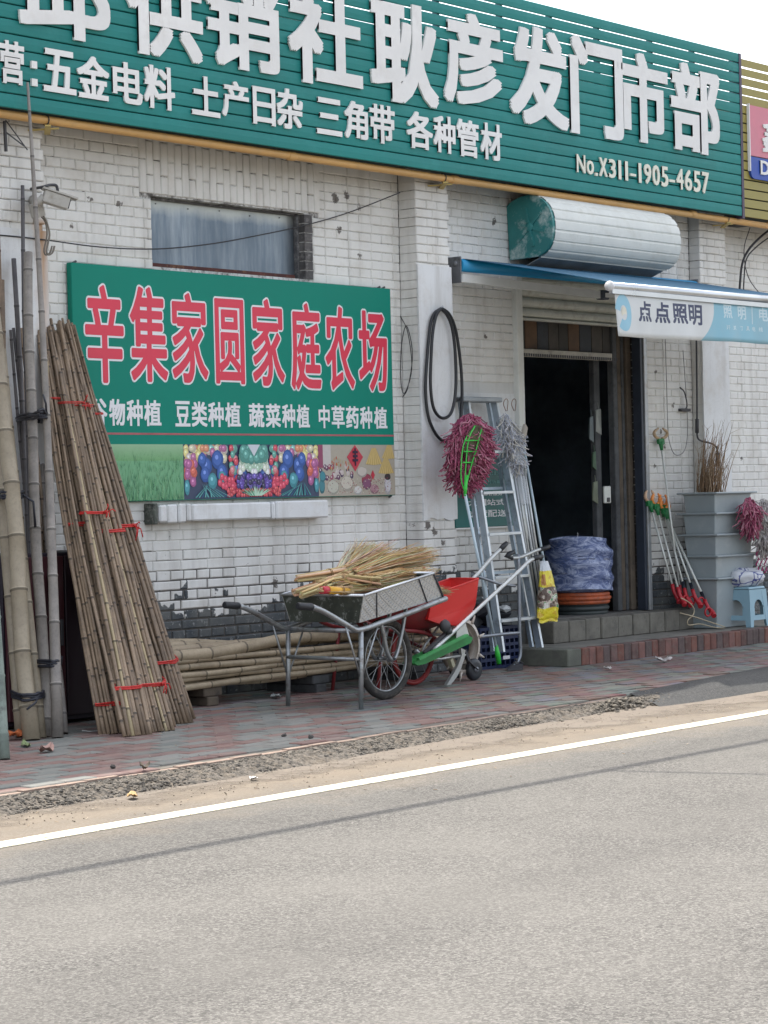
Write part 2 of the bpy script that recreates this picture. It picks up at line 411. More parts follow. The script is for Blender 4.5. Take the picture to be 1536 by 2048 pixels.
# ================================================================== SETTING
gm = MB(); gm.box(-400, 600, -500, 500, -0.9, -0.30)
struct(gm.build('ground', plain('far_ground', (0.16, 0.145, 0.115), 0.95, var=0.3, scale=0.3)))
rd = MB(); rd.box(-120, 160, -13.0, -1.2, -0.28, -0.05)
struct(rd.build('road', M_ROAD))
def ply(x): return -3.465+0.0135*(x-8)
ln = MB()
def m_line():
    n = NT('road_paint', 0.7); a = n.noise(18, 7, 0.75); b = n.noise(2.0, 4, 0.6)
    f = n.math('ADD', n.math('MULTIPLY', a, 0.75), n.math('MULTIPLY', b, 0.25))
    n.color(n.mix(n.ramp(f, [(0.545, 0.0), (0.61, 0.8)]), n.mix(b, (0.62, 0.57, 0.41), (0.66, 0.63, 0.50)), (0.22, 0.20, 0.17))); return n.m
K = 60
for i in range(K):
    xa, xb = -20+60*i/K, -20+60*(i+1)/K
    ca, cb2 = -3.577+.0125*(xa-5.9), -3.577+.0125*(xb-5.9); ln.hexa([(xa,ca-.06,-.049),(xb,cb2-.06,-.049),(xb,cb2+.06,-.049),(xa,ca+.06,-.049),(xa,ca-.06,-.046),(xb,cb2-.06,-.046),(xb,cb2+.06,-.046),(xa,ca+.06,-.046)])
struct(ln.build('road_edge_line', m_line()))

# pavement: slab, one object per nearest paver, the rest joined
PE = [(-60, -2.75), (6.7, -2.618), (8.36, -2.56), (10.2, -2.47), (11.3, -2.43), (11.75, -2.44), (13.0, -2.25), (14.1, -2.10), (30, -1.95)]
def pedge(x):
    for (a, ya), (b, yb) in zip(PE, PE[1:]):
        if a <= x <= b: return ya+(yb-ya)*(x-a)/(b-a)
    return -2.6
pv = MB(); xs = [-60, -20, 0]+[4+0.25*i for i in range(72)]+[30]
for a, b in zip(xs, xs[1:]):
    ya, yb = pedge(a), pedge(b)
    pv.hexa([(a,ya,-0.2),(b,yb,-0.2),(b,0.0,-0.2),(a,0.0,-0.2),(a,ya,-0.006),(b,yb,-0.006),(b,0.0,-0.006),(a,0.0,-0.006)])
pave = struct(pv.build('pavement', plain('pavement_sand', (0.14, 0.125, 0.105), 0.95, var=0.35, scale=8, bump=0.3)))
RED = [(0.215,0.115,0.10),(0.245,0.145,0.125),(0.19,0.11,0.10)]; GRN = [(0.185,0.20,0.185),(0.22,0.23,0.215),(0.16,0.175,0.165)]
tiles = []
for row in range(27):
    y1 = -0.005-row*0.1; off = (row % 2)*0.1
    for k in range(66):
        x0 = 5.6+off+k*0.2; xc = x0+0.1
        if y1-0.1 < pedge(xc)-0.02: continue
        g = math.sin((k+row*0.9)*1.25)+0.9*math.sin(row*0.8-k*0.35)+rr(-.6,.6)
        red = ((k + row//2) % 4 < 2) if rr(0,1) < 0.8 else rr(0,1) < 0.5
        c = random.choice(RED if red else GRN); c = tuple(q*rr(0.85,1.12) for q in c)
        tiles.append((xc, y1-0.05, c))
def tile_area(t):
    v = Vector((t[0], t[1], 0))-Vector((0,-D,H)); z = v.dot(_fw)
    u = v.dot(_xr)/z*F
    return (1/z**3) if -820 < u < 820 else 0
tiles.sort(key=tile_area, reverse=True)
pmesh = {}
for c in RED+GRN:
    mb = MB(); mb.c = c; mb.bbox(-0.0965, 0.0965, -0.0465, 0.0465, -0.03, 0.0, 0.004); pmesh[c] = mb.mesh('paver', M_PAVER)
rest = MB()
for i, (x, y, c) in enumerate(tiles):
    dz = rr(-0.002, 0.003)+0.004*mnoise.noise((x*2, y*2, 0))
    if i < 300:
        near = min(RED+GRN, key=lambda q: sum((a-b)**2 for a, b in zip(q, c)))
        o = bpy.data.objects.new('paver', pmesh[near]); C.objects.link(o); o.parent = pave
        o.location = Vector((x, y, dz))-pave.location
        o.rotation_euler = (rr(-.01,.01), rr(-.01,.01), rr(-.012,.012))
    else:
        rest.c = c; a = 0.0965; b = 0.0465
        ca = rr(-.01,.01)
        rest.hexa([(x-a,y-b,-.03),(x+a,y-b+ca*.1,-.03),(x+a,y+b+ca*.1,-.03),(x-a,y+b,-.03),(x-a,y-b,dz),(x+a,y-b+ca*.1,dz+rr(-.001,.001)),(x+a,y+b+ca*.1,dz),(x-a,y+b,dz+rr(-.001,.001))])
stuff(rest.build('paver_field', M_PAVER, pave))
# concrete edging of the pavement
eg = MB(); xq = [4+0.2*i for i in range(42)]
for a in xq:
    b = a+0.195
    if a > 11.6: break
    jj = rr(-.004,.004); ya, yb = pedge(a)+jj, pedge(b)+jj
    eg.hexa([(a,ya-.045,-.12),(b,yb-.045,-.12),(b,yb,-.12),(a,ya,-.12),(a,ya-.045,-.004+jj),(b,yb-.045,-.004+jj),(b,yb,-.004+jj),(a,ya,-.004+jj)])
struct(eg.build('kerb_edging', plain('edging_concrete', (0.27, 0.20, 0.16), 0.9, var=0.4, scale=5, bump=0.3)))

# rough stony verge falling from the pavement to the road
def vbot(x):
    return pedge(x)-0.045-(0.27 if x < 8 else max(0.16, 0.27-0.03*(x-8)))
def m_verge():
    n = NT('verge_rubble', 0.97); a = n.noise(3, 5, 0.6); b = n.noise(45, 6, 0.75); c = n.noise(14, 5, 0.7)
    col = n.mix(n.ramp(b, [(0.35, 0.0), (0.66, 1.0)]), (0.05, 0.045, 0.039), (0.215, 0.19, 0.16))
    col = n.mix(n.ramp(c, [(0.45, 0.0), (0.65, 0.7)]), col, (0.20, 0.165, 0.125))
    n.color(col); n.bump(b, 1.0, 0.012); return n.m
vg = MB(); NX, NY = 900, 16; vx0, vx1 = 4.5, 13.2; vs = []
for i in range(NX+1):
    x = vx0+(vx1-vx0)*i/NX; yt, yb = pedge(x)-0.044, vbot(x)-0.10*mnoise.noise((x*1.7, 3, 1))-0.05
    for j in range(NY+1):
        t = j/NY; y = yt+(yb-yt)*t
        z = -0.012-0.052*t+0.02*math.sin(t*3.14)
        amp = math.sin(min(1, t*1.02)*3.1416)**0.5 if t < 0.98 else 0
        z += amp*(0.016*mnoise.noise((x*28, y*28, 0))+0.010*mnoise.noise((x*70, y*70, 5)))
        vs.append((x, y, z))
fs = [(i*(NY+1)+j, i*(NY+1)+j+1, (i+1)*(NY+1)+j+1, (i+1)*(NY+1)+j) for i in range(NX) for j in range(NY)]
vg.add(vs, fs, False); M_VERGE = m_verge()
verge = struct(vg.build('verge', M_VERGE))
st = MB()
for i in range(9000):
    x = rr(4.8, 12.9); t = rr(0.02, 1.0)**0.9; yt, yb = pedge(x)-0.05, vbot(x)-0.03
    y = yt+(yb-yt)*t; z = -0.012-0.05*t+0.016*math.sin(t*3.14)
    g = rr(0.5, 1.1); base = random.choice([(0.17,0.15,0.125),(0.13,0.118,0.10),(0.22,0.195,0.16),(0.08,0.073,0.065)])
    st.c = tuple(q*g for q in base); st.rock((x, y, z+0.004), rr(0.004, 0.011)*(1.6 if rr(0,1) < .08 else 1), 0.6)
for i in range(900):                    # loose grit strewn over the road edge
    x = rr(4.8, 13); y = vbot(x)-abs(random.gauss(0, 0.22)); g = rr(.5, 1.1); st.c = (0.26*g, 0.215*g, 0.165*g)
    st.rock((x, y, -0.047), rr(0.0015, 0.0045), 0.7)
stuff(st.build('gravel', M_STONE))
# blown sand film over the road edge
sv = []; sf = []; N1 = 300; 
sand = MB()
for i in range(N1+1):
    x = -10+30*i/N1
    y1 = (pedge(x)-0.1); y2 = -3.42+0.10*mnoise.noise((x*1.3, 0, 0))+0.05*mnoise.noise((x*6, 0, 4))
    sv += [(x, y1, -0.046), (x, y2, -0.0495)]
sf = [(2*i, 2*i+1, 2*i+3, 2*i+2) for i in range(N1)]
sand.add(sv, sf)
nS = NT('blown_sand', 0.98); _a = nS.noise(26, 7, 0.8); _b = nS.noise(3, 5, 0.6)
nS.color(nS.mix(nS.ramp(_a, [(0.3, 0.0), (0.7, 1.0)]), (0.14, 0.12, 0.10), nS.mix(_b, (0.225, 0.182, 0.14), (0.20, 0.175, 0.145)))); nS.bump(_a, 0.5, 0.006)
_y = nS.xyz()[1]; _al = nS.math('ADD', nS.math('MULTIPLY', nS.math('ADD', _y, 3.02), 2.2), nS.math('MULTIPLY', nS.math('SUBTRACT', nS.noise(1.6, 7, .72), 0.5), 3.4)); nS.L(nS.ramp(nS.math('ADD', nS.math('MULTIPLY', _al, 0.5), 0.5), [(0.30, 0.0), (0.62, 0.9)]), nS.b.inputs['Alpha'])
stuff(sand.build('sand_film', nS.m))
# asphalt ramp patched against the step at the right
rp = MB(); vs = []; fs = []; n1 = 60; n2 = 10
for i in range(n1+1):
    x = 11.95+8*i/n1
    for j in range(n2+1):
        t = j/n2; yt = pedge(x)+0.02; yb = yt-0.42-0.2*min(1, i/12)
        xx = x+0.35*(1-t)*(0 if i else 0) - (0.25*t if i == 0 else 0)
        z = 0.004*(1-t)-0.052*t+0.045*math.sin(3.1416*t)*min(1, i/6)+(0.006*mnoise.noise((x*9, t*6, 2)) if 0 < j < n2 else 0)
        vs.append((xx, yt+(yb-yt)*t, z))
fs = [(i*(n2+1)+j, i*(n2+1)+j+1, (i+1)*(n2+1)+j+1, (i+1)*(n2+1)+j) for i in range(n1) for j in range(n2)]
rp.add(vs, fs, True); struct(rp.build('asphalt_ramp', M_PATCH))
mo = MB()
for i in range(700):
    a = rr(0, 6.28); q = abs(random.gauss(0, .5)); x = 11.55+math.cos(a)*q*.9; y = -2.56+math.sin(a)*q*.17
    g = rr(.5, 1.1); mo.c = (0.21*g, 0.185*g, 0.15*g)
    mo.rock((x, y, -0.045+max(0, 0.06*(1-q*1.2))*rr(.5,1)), rr(0.006, 0.017), 0.7)
stuff(mo.build('rubble_heap', M_STONE))

# ================================================================== SHOP BUILDING
shop = thing('shop_building', 'long whitewashed brick shop with pilasters, high window and open shutter doorway', 'building', (12.5, 0, 0))
ZT = 4.50; DX0, DX1, DZ0, DZ1 = 14.13, 15.76, 0.29, 2.92
WX0, WX1, WZ0, WZ1 = 10.30, 11.74, 2.73, 3.175
core = MB()
for a in ((6.0, WX0, -.1, ZT), (WX0, WX1, -.1, WZ0), (WX0, WX1, WZ1, ZT), (WX1, DX0, -.1, ZT), (DX0, DX1, DZ1, ZT), (DX1, 24.0, -.1, ZT)):
    core.box(a[0], a[1], 0.005, 0.25, a[2], a[3])
core.build('wall', M_MORTAR, shop)
PIL = [(8.89, 9.27, 0.157), (12.74, 13.12, 0.157), (16.54, 16.95, 0.105), (20.6, 21.0, 0.12), (6.0, 6.38, .157)]
for a, b, p in PIL: MB().box(a+0.012, b-0.012, -p+0.012, 0.012, -.1, 3.75).build('pilaster', M_MORTAR, shop)
# brick courses
CO = 0.063; HEADER, STRETCH = 0.120, 0.245
bricks = []                                # (xc, y_front, zc, half length, depth, vertical?)
def courses(x0, x1, z0, z1, yf, dep, ex=()):
    n0 = int(math.floor(z0/CO)); 
    for c in range(n0, int(z1/CO)+1):
        zc = (c+0.5)*CO
        if zc-0.02 < z0 or zc+0.02 > z1: continue
        if c % 2 == 0: L_, off = HEADER, 0.0
        else: L_, off = STRETCH, -0.06
        x = math.floor((x0-off)/STRETCH)*STRETCH+off
        while x < x1:
            a, b = max(x, x0), min(x+L_, x1); x += L_
            if b-a < 0.035: continue
            segs = [(a, b)]
            for (ea, eb, za, zb) in ex:
                if za-0.03 < zc < zb+0.03:
                    ns = []
                    for (p, q) in segs:
                        if q <= ea or p >= eb: ns.append((p, q)); continue
                        if ea-p > 0.03: ns.append((p, ea))
                        if q-eb > 0.03: ns.append((eb, q))
                    segs = ns
            for (p, q) in segs: bricks.append(((p+q)/2, yf, zc, (q-p)/2, dep, False))
LX0, LX1, LZ1 = 10.20, 11.88, 3.50
ex_main = [(WX0, WX1, WZ0, WZ1), (LX0, LX1, WZ1, 3.60), (WX1, WX1+0.075, WZ0, WZ1)]
courses(9.27, 12.74, -0.02, 3.7, 0.0, 0.03, ex_main)
courses(13.12, 16.54, -0.02, 3.75, 0.0, 0.03, [(DX0-.02, DX1+.02, 0, DZ1+.0), (13.12, 14.10, 1.25, 2.02)])
courses(16.95, 19.6, -0.02, 3.75, 0.0, 0.03)
PZ0, PZ1 = 1.08, 2.88                      # smooth plastered band on the pilasters
courses(12.74, 13.12, -0.02, 3.66, -0.157, 0.155)
courses(8.89, 9.27, -0.02, 3.66, -0.157, 0.155)
courses(16.54, 16.95, -0.02, 3.66, -0.105, 0.103)
courses(7.2, 8.89, 1.4, 3.7, 0.0, 0.03)
# soldier course over the window
k = 0; x = LX0
while x < LX1-0.03:
    h1 = 0.12 if k % 2 else 0.215
    bricks.append((x+0.030, -0.004, WZ1+0.007+h1/2, h1/2-.002, 0.03, True))
    z = WZ1+0.007+h1; 
    while z < 3.52:
        h2 = min(0.215, 3.56-z)
        if h2 < .03: break
        bricks.append((x+0.030, -0.004, z+h2/2, h2/2-.002, 0.03, True)); z += h2
    x += 0.063; k += 1
def bsize(b):
    v = Vector((b[0], b[1], b[2]))-Vector((0,-D,H)); z = v.dot(_fw); u = v.dot(_xr)/z*F; q = v.dot(_yu)/z*F
    if not (-770 < u < 770 and -1030 < q < 1030): return 0
    if 9.6 < b[0] < 12.6 and 1.27 < b[2] < 2.71: return 0   # behind the banner
    if b[0] < 9.9 and b[2] < 2.2: return 0                   # behind the canes
    return b[3]/z**2/z
order = sorted(range(len(bricks)), key=lambda i: -bsize(bricks[i]))
bm_cache = {}
def brick_mb(mb, x, y, z, h, dep, vert, jit, lowf=None):
    low_ = z < .80+.10*mnoise.noise((x*1.7, 0, z*3)); low_ = low_ if lowf is None else lowf; hz = (0.0270 if low_ else 0.0299)+rr(-.0006,.0006); gh = rr(.003,.006) if low_ else rr(.0006,.0022); a, c = (hz, h-gh) if vert else (h-gh, hz)
    jx = [rr(-jit, jit) for _ in range(8)]; jz = [rr(-jit, jit) for _ in range(8)]
    e = 0.006; y0 = y-rr(0, 0.003)
    P = [(-a,-c),(a,-c),(a,c),(-a,c)]
    vs = [(x+p[0]+jx[i], y+dep, z+p[1]+jz[i]) for i, p in enumerate(P)]
    vs += [(x+p[0]+jx[i], y0+e, z+p[1]+jz[i]) for i, p in enumerate(P)]
    vs += [(x+p[0]*(1-e/a)+jx[i], y0, z+p[1]*(1-e/c)+jz[i]) for i, p in enumerate(P)]
    f = []
    for b_ in (0, 4):
        for i in range(4): j = (i+1) % 4; f.append((b_+i, b_+j, b_+4+j, b_+4+i))
    f.append((8, 9, 10, 11))
    mb.add(vs, f)
rest = MB(); side = MB()
for rank, i in enumerate(order):
    x, y, z, h, dep, vert = bricks[i]
    if dep > 0.1 and PZ0 < z < PZ1: side_y = True
    else: side_y = False
    if side_y: brick_mb(rest, x, y+0.006, z, h, dep-.006, vert, 0.0015); continue
    if rank < 300 and bsize(bricks[i]) > 0:
        lowb = z < .80+.10*mnoise.noise((x*1.7, 0, z*3)); key = (round(h, 3), dep, vert, rank % 3, lowb)
        if key not in bm_cache:
            mb = MB(); brick_mb(mb, 0, 0, 0, h, dep, vert, 0.0015, lowb); bm_cache[key] = mb.mesh('brick', M_BRICK)
        o = bpy.data.objects.new('brick', bm_cache[key]); C.objects.link(o); o.parent = shop
        o.location = Vector((x, y-rr(0, .003), z))-shop.location
        o.rotation_euler = (rr(-.015,.015), rr(-.008,.008), rr(-.004,.004))
    else: brick_mb(rest, x, y-rr(0,.003), z, h, dep, vert, 0.002)
stuff(rest.build('brick_courses', M_BRICK, shop))
# plastered panels
def plaster(x0, x1, z0, z1, y, t, nx=10, nz=30, rag=0.012):
    mb = MB(); vs = []
    for j in range(nz+1):
        for i in range(nx+1):
            u, v = i/nx, j/nz; x = x0+(x1-x0)*u; z = z0+(z1-z0)*v
            if j in (0,): z += rag*3*mnoise.noise((x*9, z, 7))
            if i in (0, nx): x += rag*0.5*mnoise.noise((z*9, x, 3))
            vs.append((x, y-0.003*mnoise.noise((x*5, z*5, 1)), z))
    n = len(vs); vs += [(v[0], y+t, v[2]) for v in vs]; w_ = nx+1
    fs = [(j*w_+i, j*w_+i+1, (j+1)*w_+i+1, (j+1)*w_+i) for j in range(nz) for i in range(nx)]
    for j in range(nz): fs += [(j*w_, (j+1)*w_, n+(j+1)*w_, n+j*w_), (j*w_+nx, n+j*w_+nx, n+(j+1)*w_+nx, (j+1)*w_+nx)]
    for i in range(nx): fs += [(i, n+i, n+i+1, i+1), (nz*w_+i, nz*w_+i+1, n+nz*w_+i+1, n+nz*w_+i)]
    mb.add(vs, fs); return mb.build('plaster_panel', M_PLASTER, shop)
plaster(12.738, 13.122, PZ0, PZ1, -0.166, 0.014)
plaster(8.888, 9.272, 0.9, PZ1-0.02, -0.166, 0.014)
plaster(16.538, 16.952, 0.5, 2.62, -0.114, 0.014)
plaster(13.135, 14.10, 1.27, 2.0, -0.004, 0.012, 16, 12)
# window: zinc sheet in a recess, dark reveal on its right, rusty bottom rail
win = MB().box(WX0+.001, WX1-.001, 0.085, 0.10, WZ0, WZ1-.001)
nW = NT('zinc_sheet', 0.38, 0.75); X_ = nW.xyz(); _a = nW.noise(1.6, 5, 0.6, stretch=(2.2,1,0.5)); _b = nW.noise(9, 5, 0.65, stretch=(3,1,.3)); _c = nW.noise(4, 4, .6)
_t = nW.ramp(nW.math('ADD', nW.math('MULTIPLY', nW.math('SUBTRACT', X_[2], 2.70), 1.9), nW.math('MULTIPLY', _c, 0.3)), [(0.3, 0.0), (0.85, 0.0), (1.0, 0.8)])
nW.color(nW.mix(_t, nW.mix(nW.ramp(_a, [(0.3, 0.0), (0.7, 1.0)]), (0.10, 0.13, 0.165), nW.mix(nW.ramp(_b, [(0.35,0.0),(0.7,1.0)]), (0.16, 0.20, 0.245), (0.34, 0.38, 0.41))), (0.42, 0.43, 0.40)))
nW.bump(_a, 0.15, 0.01)
wn = win.build('window', nW.m, shop)
fr = MB(); fr.box(WX0+.002, WX1-.05, 0.055, 0.083, WZ0+.001, WZ0+.03)
fr.build('bottom_rail', plain('rusty_iron', (0.10, 0.03, 0.025), 0.8, var=0.5, dirt=(0.22, 0.11, 0.05)), wn); fr = MB(); fr.box(WX1-.022, WX1-.004, 0.05, 0.083, WZ0+.002, WZ1-.004)
fr.box(WX0+.004, WX0+.016, 0.05, 0.083, WZ0+.032, WZ1-.004); fr.box(WX0+.018, WX1-.032, 0.06, 0.083, WZ1-.014, WZ1-.003)
fr.build('frame', plain('old_window_frame', (0.10, 0.10, 0.105), 0.7, var=0.5, dirt=(0.30,0.30,0.30)), wn)
nb = MB()
for i in range(5): nb.lathe([(0.0035,0),(0.0035,0.006)], (WX0+.12+i*.29, 0.0849, WZ1-.035-.01*(i%2)), (0,-1,0), 6)
nb.build('nail_head', plain('dark_iron', (0.05, 0.05, 0.055), 0.6), wn)
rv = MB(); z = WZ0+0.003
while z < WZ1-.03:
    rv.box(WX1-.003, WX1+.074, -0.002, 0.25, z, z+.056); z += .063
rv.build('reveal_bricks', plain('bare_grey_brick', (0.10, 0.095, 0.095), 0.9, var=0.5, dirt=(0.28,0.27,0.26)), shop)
# sill: cast concrete bar, cracked into pieces, with a dirty left end
sl = MB(); s0 = W(318, 1022, -.10).x; s1 = W(657, 1020, -.10).x; sz0, sz1 = W(480,1042,-.10).z, W(480,1004,-.10).z
cuts = [s0, s0+.075, s0+.17, s0+.245, s0+.29, s0+1.03, s0+1.07, s1-.0]
for a, b in zip(cuts, cuts[1:]):
    sl.bbox(a+.004, b-.003, -0.10-rr(0,.012), 0.02, sz0+rr(0,.012), sz1-rr(0,.008), 0.010)
sl.build('window_sill', M_PLASTER, shop)
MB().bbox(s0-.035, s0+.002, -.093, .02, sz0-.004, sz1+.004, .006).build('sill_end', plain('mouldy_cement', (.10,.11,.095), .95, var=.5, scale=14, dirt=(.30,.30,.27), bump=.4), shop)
# roof and back volume
rf = MB(); rf.box(5.5, 24.5, 0.26, 7.0, 4.2, 4.36); rf.build('roof', plain('roof_felt', (0.12,0.12,0.12), 0.9), shop)
bk = MB(); bk.box(6.0, 24, 6.8, 7.0, -.1, 4.2); bk.box(6.0, 6.2, .25, 6.8, -.1, 4.2); bk.box(23.8, 24, .25, 6.8, -.1, 4.2)
bk.build('back_wall', plain('grey_render', (0.16,0.16,0.155), 0.9), shop)
im = plain('smoky_interior', (0.30, 0.37, 0.45), 0.9, var=0.5, scale=2)
rm = MB(); rm.box(11.5, 11.6, .26, 5.0, -.1, 3.3); rm.box(18.6, 18.7, .26, 5.0, -.1, 3.3); rm.box(11.5, 18.7, 4.9, 5.0, -.1, 3.3); rm.box(11.5, 18.7, .26, 5.0, 3.2, 3.3)
rm.build('interior_wall', im, shop)
fl = MB().box(11.6, 18.6, 0.0, 4.9, 0.1, 0.288); fl.build('interior_floor', plain('worn_concrete', (0.14,0.135,0.125), 0.9, var=0.4, scale=4, bump=0.3), shop)
# doorway: brick reveal at the right, old planks, transom boards, lintel strip
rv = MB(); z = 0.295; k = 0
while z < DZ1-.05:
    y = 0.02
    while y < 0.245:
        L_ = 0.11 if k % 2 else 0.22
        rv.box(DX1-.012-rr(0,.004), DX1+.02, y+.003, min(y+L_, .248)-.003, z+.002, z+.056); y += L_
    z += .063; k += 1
rv.build('reveal_bricks', plain('sooty_brick', (0.055,0.05,0.048), 0.9, var=0.5, dirt=(0.16,0.15,0.14)), shop)  # dark reveal bricks with paler patches
WOOD = plain('weathered_wood', (0.12, 0.095, 0.07), 0.85, var=0.5, scale=5, dirt=(0.05,0.04,0.035), bump=0.4)
WOODG = plain('grey_wood', (0.085, 0.09, 0.095), 0.85, var=0.5, scale=5, dirt=(0.03,0.03,0.035), bump=0.4)
df = tag(bpy.data.objects.new('door_frame', None), 'old timber door frame with transom boards inside the dark shop doorway', 'door frame'); C.objects.link(df); df.location = (15, 0.15, 0.29)
dz_tr = W(1100, 640, .1).z; dz_li = W(1100, 705, .1).z
for (a, b, m) in ((15.50, 15.56, WOODG), (15.565, 15.62, WOOD), (15.625, 15.66, WOODG), (15.665, 15.735, WOOD)):
    yy = 0.06+rr(0,.03)
    MB().bbox(a, b, yy, yy+.06, 0.292, dz_tr+.25-rr(0,.02), 0.006).build('jamb_board', m, df)
MB().bbox(15.36, 15.44, 0.17, 0.22, 0.292, dz_li, 0.005).build('jamb_board', WOODG, df)
x = DX0+.06; k = 0
while x < 15.5:
    wd = rr(.12, .17); tc = [(0.05,0.045,0.04),(0.12,0.07,0.04),(0.045,0.05,0.06),(0.075,0.065,0.055)][k % 4]
    MB().bbox(x, min(x+wd-.006, 15.495), 0.10, 0.12, dz_li+.02, dz_tr+.28, 0.003).build('transom_board', plain('plank_%d' % (k % 4), tc, 0.8, var=0.5, scale=6), df); x += wd; k += 1
li = MB(); li.bbox(DX0+.04, 15.46, 0.055, 0.095, dz_li-.045, dz_li+.015, .004); li.build('lintel_strip', plain('cream_strip', (0.42,0.40,0.35), 0.7, var=0.3, dirt=(0.15,0.13,0.11)), df)
tt = MB()
for i in range(46): tt.box(DX0+.05+i*.0295, DX0+.065+i*.0295, 0.050, 0.0545, dz_li-.043, dz_li-.02)
tt.build('hook_rail', plain('dark_iron', (0.05,0.05,0.055), 0.6), df)

# ------------------------------------------------------------------ steps
def concrete(name, c, s=5): return plain(name, c, 0.92, var=0.35, scale=s, dirt=(0.10,0.095,0.085), bump=0.5)
SX0, SY, SZ = 13.60, -0.76, 0.125
low = thing('lower_step', 'long low concrete step edged with red bricks in front of the shop doorway', 'step', (16, -.4, 0))
mb = MB(); mb.bbox(SX0, SX0+.17, SY, -0.003, 0.0, SZ, .006); mb.build('end_block', concrete('mossy_concrete', (0.13,0.135,0.11)), low)
mb = MB(); mb.box(SX0+.172, 20.5, SY+.10, -0.003, 0.0, SZ-.004); mb.build('tread', concrete('tread_concrete', (0.20,0.19,0.165)), low)
x = SX0+.173; nb_ = 0; rb = {}
for v in range(6):
    g = rr(.8,1.2); m = plain('step_brick_%d' % v, [(0.17,0.075,0.06),(0.20,0.10,0.085),(0.13,0.07,0.06),(0.15,0.09,0.08),(0.19,0.085,0.065),(0.12,0.085,0.08)][v], 0.9, var=0.4, scale=12, dirt=(0.14,0.12,0.10), bump=.4)
    rb[v] = MB().bbox(-0.0425, 0.0425, 0, .098, 0, SZ, .006).mesh('brick', m)
while x < 18.6:
    o = bpy.data.objects.new('brick', rb[random.randrange(6)]); C.objects.link(o); o.parent = low
    o.location = Vector((x+.045, SY-rr(0,.006), -rr(0,.006)))-low.location; o.rotation_euler = (0, rr(-.02,.02), rr(-.02,.02)); x += .0915
up = thing('upper_step', 'upper doorway step of rounded grey concrete blocks', 'step', (15, -.1, SZ))
UX0, UX1, UY, UZ = 14.13, 16.25, -0.25, 0.288
MB().box(UX0+.02, UX1-.02, UY+.12, 0.0, SZ-.004, UZ-.006).build('tread', concrete('tread_concrete', (0.20,0.19,0.165)), up)
x = UX0; k = 0
while x < UX1-.05:
    wd = min(rr(.205, .235), UX1-x)
    b = MB().bbox(x+.004, x+wd-.004, UY-rr(0,.012), UY+.16, SZ-.002, UZ-rr(0,.008), .006).build('block', concrete('block_concrete', (0.17,0.16,0.135), 7), up, bevel=0.016); x += wd; k += 1
MB().bbox(UX0-.002, UX0+.10, UY+.165, -0.003, SZ-.002, UZ-.004, .006).build('block', concrete('block_concrete', (0.17,0.165,0.14)), up, bevel=.012)
for (x, y, s) in ((16.42, -.22, .075), (16.58, -.27, .05), (16.30, -.33, .055)):
    mb = MB(); mb.rock((x, y, SZ+s*.55), s*1.15, .8)
    tag(mb.build('stone_lump', concrete('block_concrete', (0.155,0.155,0.14))), {.075:'largest grey stone lump at the end of the upper step', .05:'small grey stone lump beside the litter picker handles', .055:'middle sized stone lump in front of the upper step end'}[s], 'stone')

# ------------------------------------------------------------------ roller shutter
GAL = plain('galvanised_steel', (0.42,0.44,0.46), 0.45, 0.6, var=0.25, scale=5, dirt=(0.30,0.27,0.23))
WPAINT = plain('chalky_white_paint', (0.68,0.69,0.65), 0.85, var=0.12, scale=3, dirt=(0.58,0.58,0.53), spec=.25)
sh = thing('roller_shutter', 'rolled up white corrugated shutter in a long ribbed drum housing over the doorway', 'shutter', (14.9, -.2, 2.9))
hx0, hx1 = 14.02, W(1335, 470, -.30).x
prof = []
base = [(0.0, 3.40), (-.05, 3.435), (-.16, 3.465), (-.27, 3.455), (-.355, 3.40), (-.405, 3.32), (-.42, 3.22), (-.405, 3.12), (-.36, 3.05), (-.28, 3.005)]
sp = [Vector((0, a, b)) for a, b in base]; sp = smooth_path(sp, 5)
L_ = 0; prev = sp[0]; rib = []
for i, p in enumerate(sp):
    L_ += (p-prev).length; prev = p
    t = (sp[min(i+1, len(sp)-1)]-sp[max(i-1, 0)]).normalized(); nrm = Vector((0, t.z, -t.y))
    rib.append((p, nrm, L_))
tot = L_; fine = []
NP = 150
def at_len(l):
    for (p, n, a), (q, m, b) in zip(rib, rib[1:]):
        if a <= l <= b+1e-9: t = (l-a)/(b-a+1e-9); return p.lerp(q, t), n.lerp(m, t).normalized()
    return rib[-1][0], rib[-1][1]
mb = MB(); vs = []
for i in range(NP+1):
    l = tot*i/NP; p, n = at_len(l); ph = (l/0.078) % 1.0
    d = 0.006 if ph < 0.78 else (-0.002 if 0.82 < ph < 0.96 else 0.003)
    q = p+n*(-d if n.y > 0 else d) if False else p + Vector((0, (p.y+.2), (p.z-3.23))).normalized()*d
    for x in (hx0+.03, hx1): vs.append((x, q.y, q.z))
mb.add(vs, [(2*i, 2*i+1, 2*i+3, 2*i+2) for i in range(NP)], False)
mb.build('housing', WPAINT, sh)
mb = MB(); poly = [(hx0, p.y, p.z) for p in sp]+[(hx0, -.02, 3.0)]
mb.prism(poly, (0,0,0), (.035,0,0)); 
mb.build('end_cap', plain('chipped_green_paint', (0.03,0.20,0.19), 0.55, var=0.25, scale=3, dirt=(0.50,0.56,0.53)), sh)
emb = MB()
for a in range(6):
    t = a*math.pi/3+.3; c = Vector((hx0-.004, -.21, 3.23)); d = Vector((0, math.cos(t), math.sin(t)))
    emb.bar(c+d*.03, c+d*.15, .022, .012, (1,0,0))
emb.lathe([(.04,0),(.03,.012)], (hx0-.001, -.21, 3.23), (-1,0,0), 12)
emb.build('embossed_star', plain('chipped_green_paint', (0.03,0.20,0.19)), sh)
